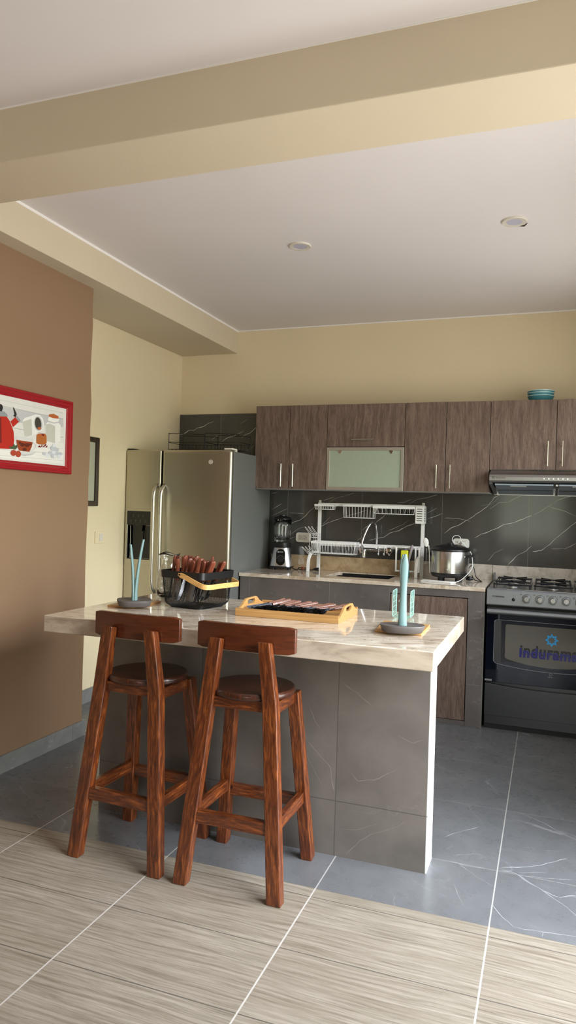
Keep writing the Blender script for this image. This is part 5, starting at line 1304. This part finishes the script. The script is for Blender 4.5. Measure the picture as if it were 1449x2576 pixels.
# ------------------------------------------------------------------ on the cabinet, on the refrigerator, on the walls
b0 = P(1360, 1003, 'y', -.2)
lb = ['teal ceramic bowl at the bottom of the stack on the short wall cabinet', 'teal bowl with pale rim in the middle of the stack on the wall cabinet', 'pale rimmed teal bowl on top of the stack on the wall cabinet']
for i in range(3):
    z = ZT-.003+.0135*i+ (0 if i == 0 else .006)
    r = empty('bowl', (b0.x, -.2, z), lb[i], 'bowl', 'stacked bowls on the wall cabinet')
    R_ = .086+.0008*i
    MB().lathe([(.045, 0), (.050, .003), (.070, .012), (R_-.004, .034), (R_, .046), (R_-.003, .0465), (R_-.008, .034), (.066, .016), (.03, .008), (.003, .008)], (0, 0, 0), 40).build('bowl_wall', 'teal', r, smooth='auto')
    MB().lathe([(R_+.0008, .043), (R_+.001, .0475), (R_-.004, .0478), (R_-.004, .043)], (0, 0, 0), 40, cap0=False, cap1=False).build('rim', 'teal_pale', r, smooth='auto')

# black wire shelf inserts lying on the refrigerator
yf_ = -.55
def F(px, py, y=yf_): return P(px, py, 'y', y)
def fridge_rack(xa, xb, label):
    r = empty('wire_shelf', ((xa+xb)/2, -.45, 1.757), label, 'wire shelf', 'black wire shelves on the refrigerator')
    mb = MB(); y0, y1 = -.58, -.36; w2 = (xb-xa)/2
    def q(x, y, z): return (x, y+.45, z)
    for y, zt in ((y0, .150), (y1, .155)):
        mb.tube(smoothpath([q(-w2, y, .004), q(-w2, y, zt-.02), q(-w2+.004, y, zt-.004), q(-w2+.02, y, zt), q(w2-.02, y, zt-.012), q(w2-.004, y, zt-.018), q(w2, y, zt-.035), q(w2, y, .004)], 4), .0024, 6)
        mb.tube([q(-w2, y, .085), q(w2, y, .078)], .0022, 6)
    for x in (-w2, w2): mb.tube([q(x, y0, .082), q(x, y1, .082)], .0022, 6); mb.tube([q(x, y0, .004), q(x, y1, .004)], .0022, 6)
    mb.tube([q(-w2, y0, .03), q(w2, y0, .03)], .0018, 6); mb.tube([q(-w2, y1, .03), q(w2, y1, .03)], .0018, 6)
    for i in range(9):
        x = -w2+.02+(2*w2-.04)*i/8; mb.tube([q(x, y1, .082), q(x, y1+.002, .032), q(x, y0, .028)], .0015, 5)
    mb.build('wire_frame', 'black_metal', r, smooth=True)
    return r
x1a, x1b = F(430, 1100).x, F(519, 1110).x; x2a, x2b = F(521, 1100).x, F(605, 1110).x
fridge_rack(x1a, x1b, 'black wire shelf on the refrigerator, the one toward the cream side wall')
fridge_rack(x2a, x2b, 'black wire shelf on the refrigerator, the one beside the wall cabinets')

# recessed ceiling lights
for (x, y), lbl in (((1.215, -1.65), 'round recessed ceiling light nearer the refrigerator'), ((2.335, -1.679), 'round recessed ceiling light nearer the range hood, slightly lifted from the ceiling')):
    r = empty('ceiling_light', (x, y, H), lbl, 'ceiling light', 'recessed ceiling lights')
    MB().lathe([(.038, -.006), (.058, -.008), (.061, -.004), (.061, .0)], (0, 0, 0), 40, cap0=False, cap1=False).lathe([(.0385, -.0065), (.037, -.0035)], (0, 0, 0), 40, cap0=False, cap1=False).build('trim_ring', 'ivory', r, smooth='auto')
    MB().lathe([(.038, -.0055), (.038, -.003)], (0, 0, 0), 32).build('diffuser', 'lamp_disc', r)
    if 'lifted' in lbl:
        MB().tube([(.02, .055, -.006), (.045, .05, -.009), (.055, .038, -.006), (.06, .03, -.004)], [.002, .004, .003, .001], 6).build('spring_clip', 'dark_frame', r, smooth='auto')

# switch and dark picture on the cream side wall
a = P(238, 1337, 'x', XW); b = P(265, 1366, 'x', XW)
r = empty('light_switch', (XW, (a.y+b.y)/2, (a.z+b.z)/2), 'cream square light switch plate on the cream side wall', 'light switch')
MB().prism([(.0005, q[0], q[1]) for q in rrect(b.y-a.y, a.z-b.z, .006, 3)], (.007, 0, 0)).build('cover_plate', 'cream', r, bevel=.0015)
MB().box(.0075, .0105, -.018, .018, -.026, .026).build('rocker', 'ivory', r, bevel=.0005)
pt = empty('framed_picture', (XW, -1.38, 1.58), 'dark framed picture half hidden behind the brown wall edge', 'framed picture')
yb_, zt2, zb2 = -1.158+1.38, 1.815-1.58, 1.346-1.58
MB().ring_prism([(.001, -yb_, zb2), (.001, yb_, zb2), (.001, yb_, zt2), (.001, -yb_, zt2)], [(.001, -yb_+.035, zb2+.035), (.001, yb_-.035, zb2+.035), (.001, yb_-.035, zt2-.035), (.001, -yb_+.035, zt2-.035)], (.022, 0, 0)).build('frame', 'dark_frame', pt, bevel=.004)
MB().box(.002, .010, -yb_+.034, yb_-.034, zb2+.034, zt2-.034).build('print', 'mat_grey', pt)

# red framed kitchen picture on the brown wall
XF = XBR+.022
yR_, yL_ = P(175, 1100, 'x', XBR).y, None
zT_, zB_ = 1.928, 1.523; yR_ = -1.990; yL_ = yR_-.74
rp = empty('framed_picture', (XBR, (yR_+yL_)/2, (zT_+zB_)/2), 'red framed still life print of kettle, tea cup and jars on the brown wall', 'framed picture')
hw_, hh_ = (yR_-yL_)/2, (zT_-zB_)/2
def rq(ins, x): return [(x, -hw_+ins, -hh_+ins), (x, hw_-ins, -hh_+ins), (x, hw_-ins, hh_-ins), (x, -hw_+ins, hh_-ins)]
steps = [(0, .001), (0, .020), (.004, .024), (.012, .024), (.015, .019), (.030, .017), (.034, .012), (.042, .010), (.045, .006)]
mb = MB(); prev = None
for ins, x in steps:
    ring = [mb.bm.verts.new(q) for q in rq(ins, x)]
    if prev:
        for k in range(4): mb.face([prev[k], prev[(k+1) % 4], ring[(k+1) % 4], ring[k]])
    prev = ring
mb.build('frame', 'red_frame', rp, smooth='auto', ang=.3)
PM = {'p_bg': (214, 212, 208), 'p_line': (160, 160, 160), 'p_floor': (224, 222, 218), 'p_red': (176, 34, 22), 'p_red2': (112, 22, 18), 'p_dark': (34, 34, 34), 'p_jar': (226, 225, 222), 'p_jar2': (190, 188, 178), 'p_hole': (62, 58, 52), 'p_cork': (178, 92, 48), 'p_tea': (150, 62, 28), 'p_tea2': (92, 34, 18), 'p_cook': (170, 98, 44), 'p_leaf': (72, 88, 60), 'p_cube': (186, 190, 196), 'p_cube2': (214, 217, 221), 'p_cup': (206, 206, 204), 'p_candy': (168, 66, 44), 'p_shade': (186, 186, 188), 'p_chrome': (140, 142, 146)}
keys = list(PM); mats = [plain(k, v, .35) for k, v in PM.items()]
mb = MB(); mb.mat(0).box(.002, .008, -hw_+.044, hw_-.044, -hh_+.044, hh_-.044)
lay = [0]
def art(mat, pts, z=None):
    """flat printed shape traced in crop 7 of the photograph"""
    lay[0] += 1; x = .0081+lay[0]*.00004; mb.mat(keys.index(mat)); vs = []
    for zx, zy in pts:
        q = P(zx*.17943, 960+zy*.17943, 'x', XBR+.008)
        vs.append(mb.bm.verts.new((x, q.y-rp.location.y, q.z-rp.location.z)))
    mb.face(vs)
def ell(cx_, cy_, a_, b_, rot=0, n=20): return [(cx_+a_*math.cos(t)*math.cos(rot)-b_*math.sin(t)*math.sin(rot), cy_+a_*math.cos(t)*math.sin(rot)+b_*math.sin(t)*math.cos(rot)) for t in [2*PI*k/n for k in range(n)]]
yl_, yr_ = -780, 886
def ln(y0_, y1_, t=5, m='p_line'): art(m, [(-300, y0_-(300)*(y1_-y0_)/886*1.0), (yr_, y1_), (yr_, y1_+t), (-300, y0_-(300)*(y1_-y0_)/886+t)])
art('p_shade', [(-300, 285), (886, 515), (886, 640), (-300, 520)])
ln(330, 522, 6); ln(610, 778, 8); ln(255, 440, 3)
art('p_floor', [(-300, 730), (886, 840), (886, 1150), (-300, 1035)])
for a_, b_ in ((880, 940), (950, 1010), (1030, 1110), (770, 850)): ln(a_, b_, 3)
art('p_red', [(-190, 930), (-150, 700), (-110, 480), (90, 485), (140, 560), (190, 700), (200, 820), (185, 920), (150, 945)])
art('p_red2', [(-60, 500), (15, 505), (22, 860), (-60, 880)])
art('p_chrome', [(-110, 480), (-80, 420), (0, 400), (60, 420), (100, 460), (112, 492)])
art('p_dark', ell(10, 365, 30, 48)); art('p_dark', [(-20, 330), (10, 310), (30, 400), (25, 415), (-20, 415)])
art('p_red', [(145, 560), (215, 495), (270, 560), (180, 640)]); art('p_chrome', [(205, 490), (240, 480), (290, 545), (268, 570)])
art('p_dark', [(180, 360), (195, 365), (235, 460), (215, 500), (182, 478), (200, 460)])
art('p_jar', [(315, 545), (345, 510), (500, 460), (560, 470), (600, 520), (615, 590), (600, 660), (560, 705), (370, 782), (345, 765)])
art('p_jar2', [(320, 560), (440, 520), (450, 745), (372, 776), (345, 760)])
art('p_jar', ell(535, 590, 72, 118, -.12)); art('p_shade', ell(535, 590, 60, 104, -.12)); art('p_hole', ell(532, 588, 45, 88, -.12)); art('p_cork', ell(550, 655, 26, 20))
art('p_jar', [(668, 520), (690, 480), (815, 500), (828, 540), (812, 575), (848, 610), (842, 835), (765, 876), (640, 835), (636, 600), (672, 560)])
art('p_jar2', [(640, 600), (700, 590), (770, 625), (770, 865), (645, 830)]); art('p_shade', [(672, 545), (750, 572), (825, 560), (820, 578), (750, 590), (668, 566)])
art('p_cork', [(683, 460), (750, 452), (820, 488), (816, 520), (740, 512), (685, 492)]); art('p_cook', [(690, 458), (750, 452), (818, 486), (745, 480)])
art('p_cook', [(510, 750), (530, 730), (630, 730), (650, 760), (652, 860), (620, 885), (540, 880), (505, 860)]); art('p_cork', ell(578, 745, 55, 14, .1)); art('p_red2', ell(598, 748, 22, 12, .4))
for cx_, cy_ in ((545, 908), (585, 900), (615, 905), (650, 912), (560, 915), (635, 890)): art('p_red2', ell(cx_, cy_, 18, 9, (cx_ % 7)*.4, 8))
art('p_shade', [(250, 975), (500, 990), (440, 1030), (330, 1045), (270, 1020)]); art('p_cup', [(260, 965), (498, 988), (430, 1015), (320, 1020), (265, 995)])
art('p_cup', [(215, 760), (462, 795), (458, 860), (420, 985), (250, 965), (222, 860)])
art('p_tea', [(222, 815), (455, 850), (440, 920), (408, 985), (265, 968), (240, 920)])
for cx_, cy_, q_ in ((310, 885, 34), (375, 890, 36), (275, 860, 20), (420, 880, 18), (340, 950, 30)): art('p_tea2', ell(cx_, cy_, q_, q_*.8))
art('p_cup', [(458, 845), (510, 880), (500, 935), (440, 975), (432, 965), (485, 925), (492, 890), (455, 865)])
art('p_leaf', [(110, 905), (165, 915), (195, 870), (205, 900), (245, 880), (235, 930), (210, 955), (150, 945)])
art('p_candy', ell(185, 1000, 42, 42)); art('p_candy', ell(252, 1015, 38, 46))
for cx_, cy_, sz, mt_ in ((615, 1010, 22, 'p_cube'), (660, 1030, 26, 'p_cube2'), (700, 1000, 26, 'p_cube'), (745, 1040, 34, 'p_cube'), (760, 985, 34, 'p_cube2'), (800, 1015, 30, 'p_cube'), (825, 1050, 26, 'p_cube2'), (745, 935, 38, 'p_cube'), (790, 955, 30, 'p_cube'), (755, 895, 24, 'p_cube2'), (845, 1010, 22, 'p_cube'), (770, 1050, 22, 'p_cube2')):
    art(mt_, [(cx_-sz, cy_-sz*.7), (cx_-sz*.2, cy_-sz*1.1), (cx_+sz, cy_-sz*.5), (cx_+sz*.9, cy_+sz*.8), (cx_-sz*.1, cy_+sz), (cx_-sz, cy_+sz*.6)])
mb.build('print', mats, rp, fix=False)
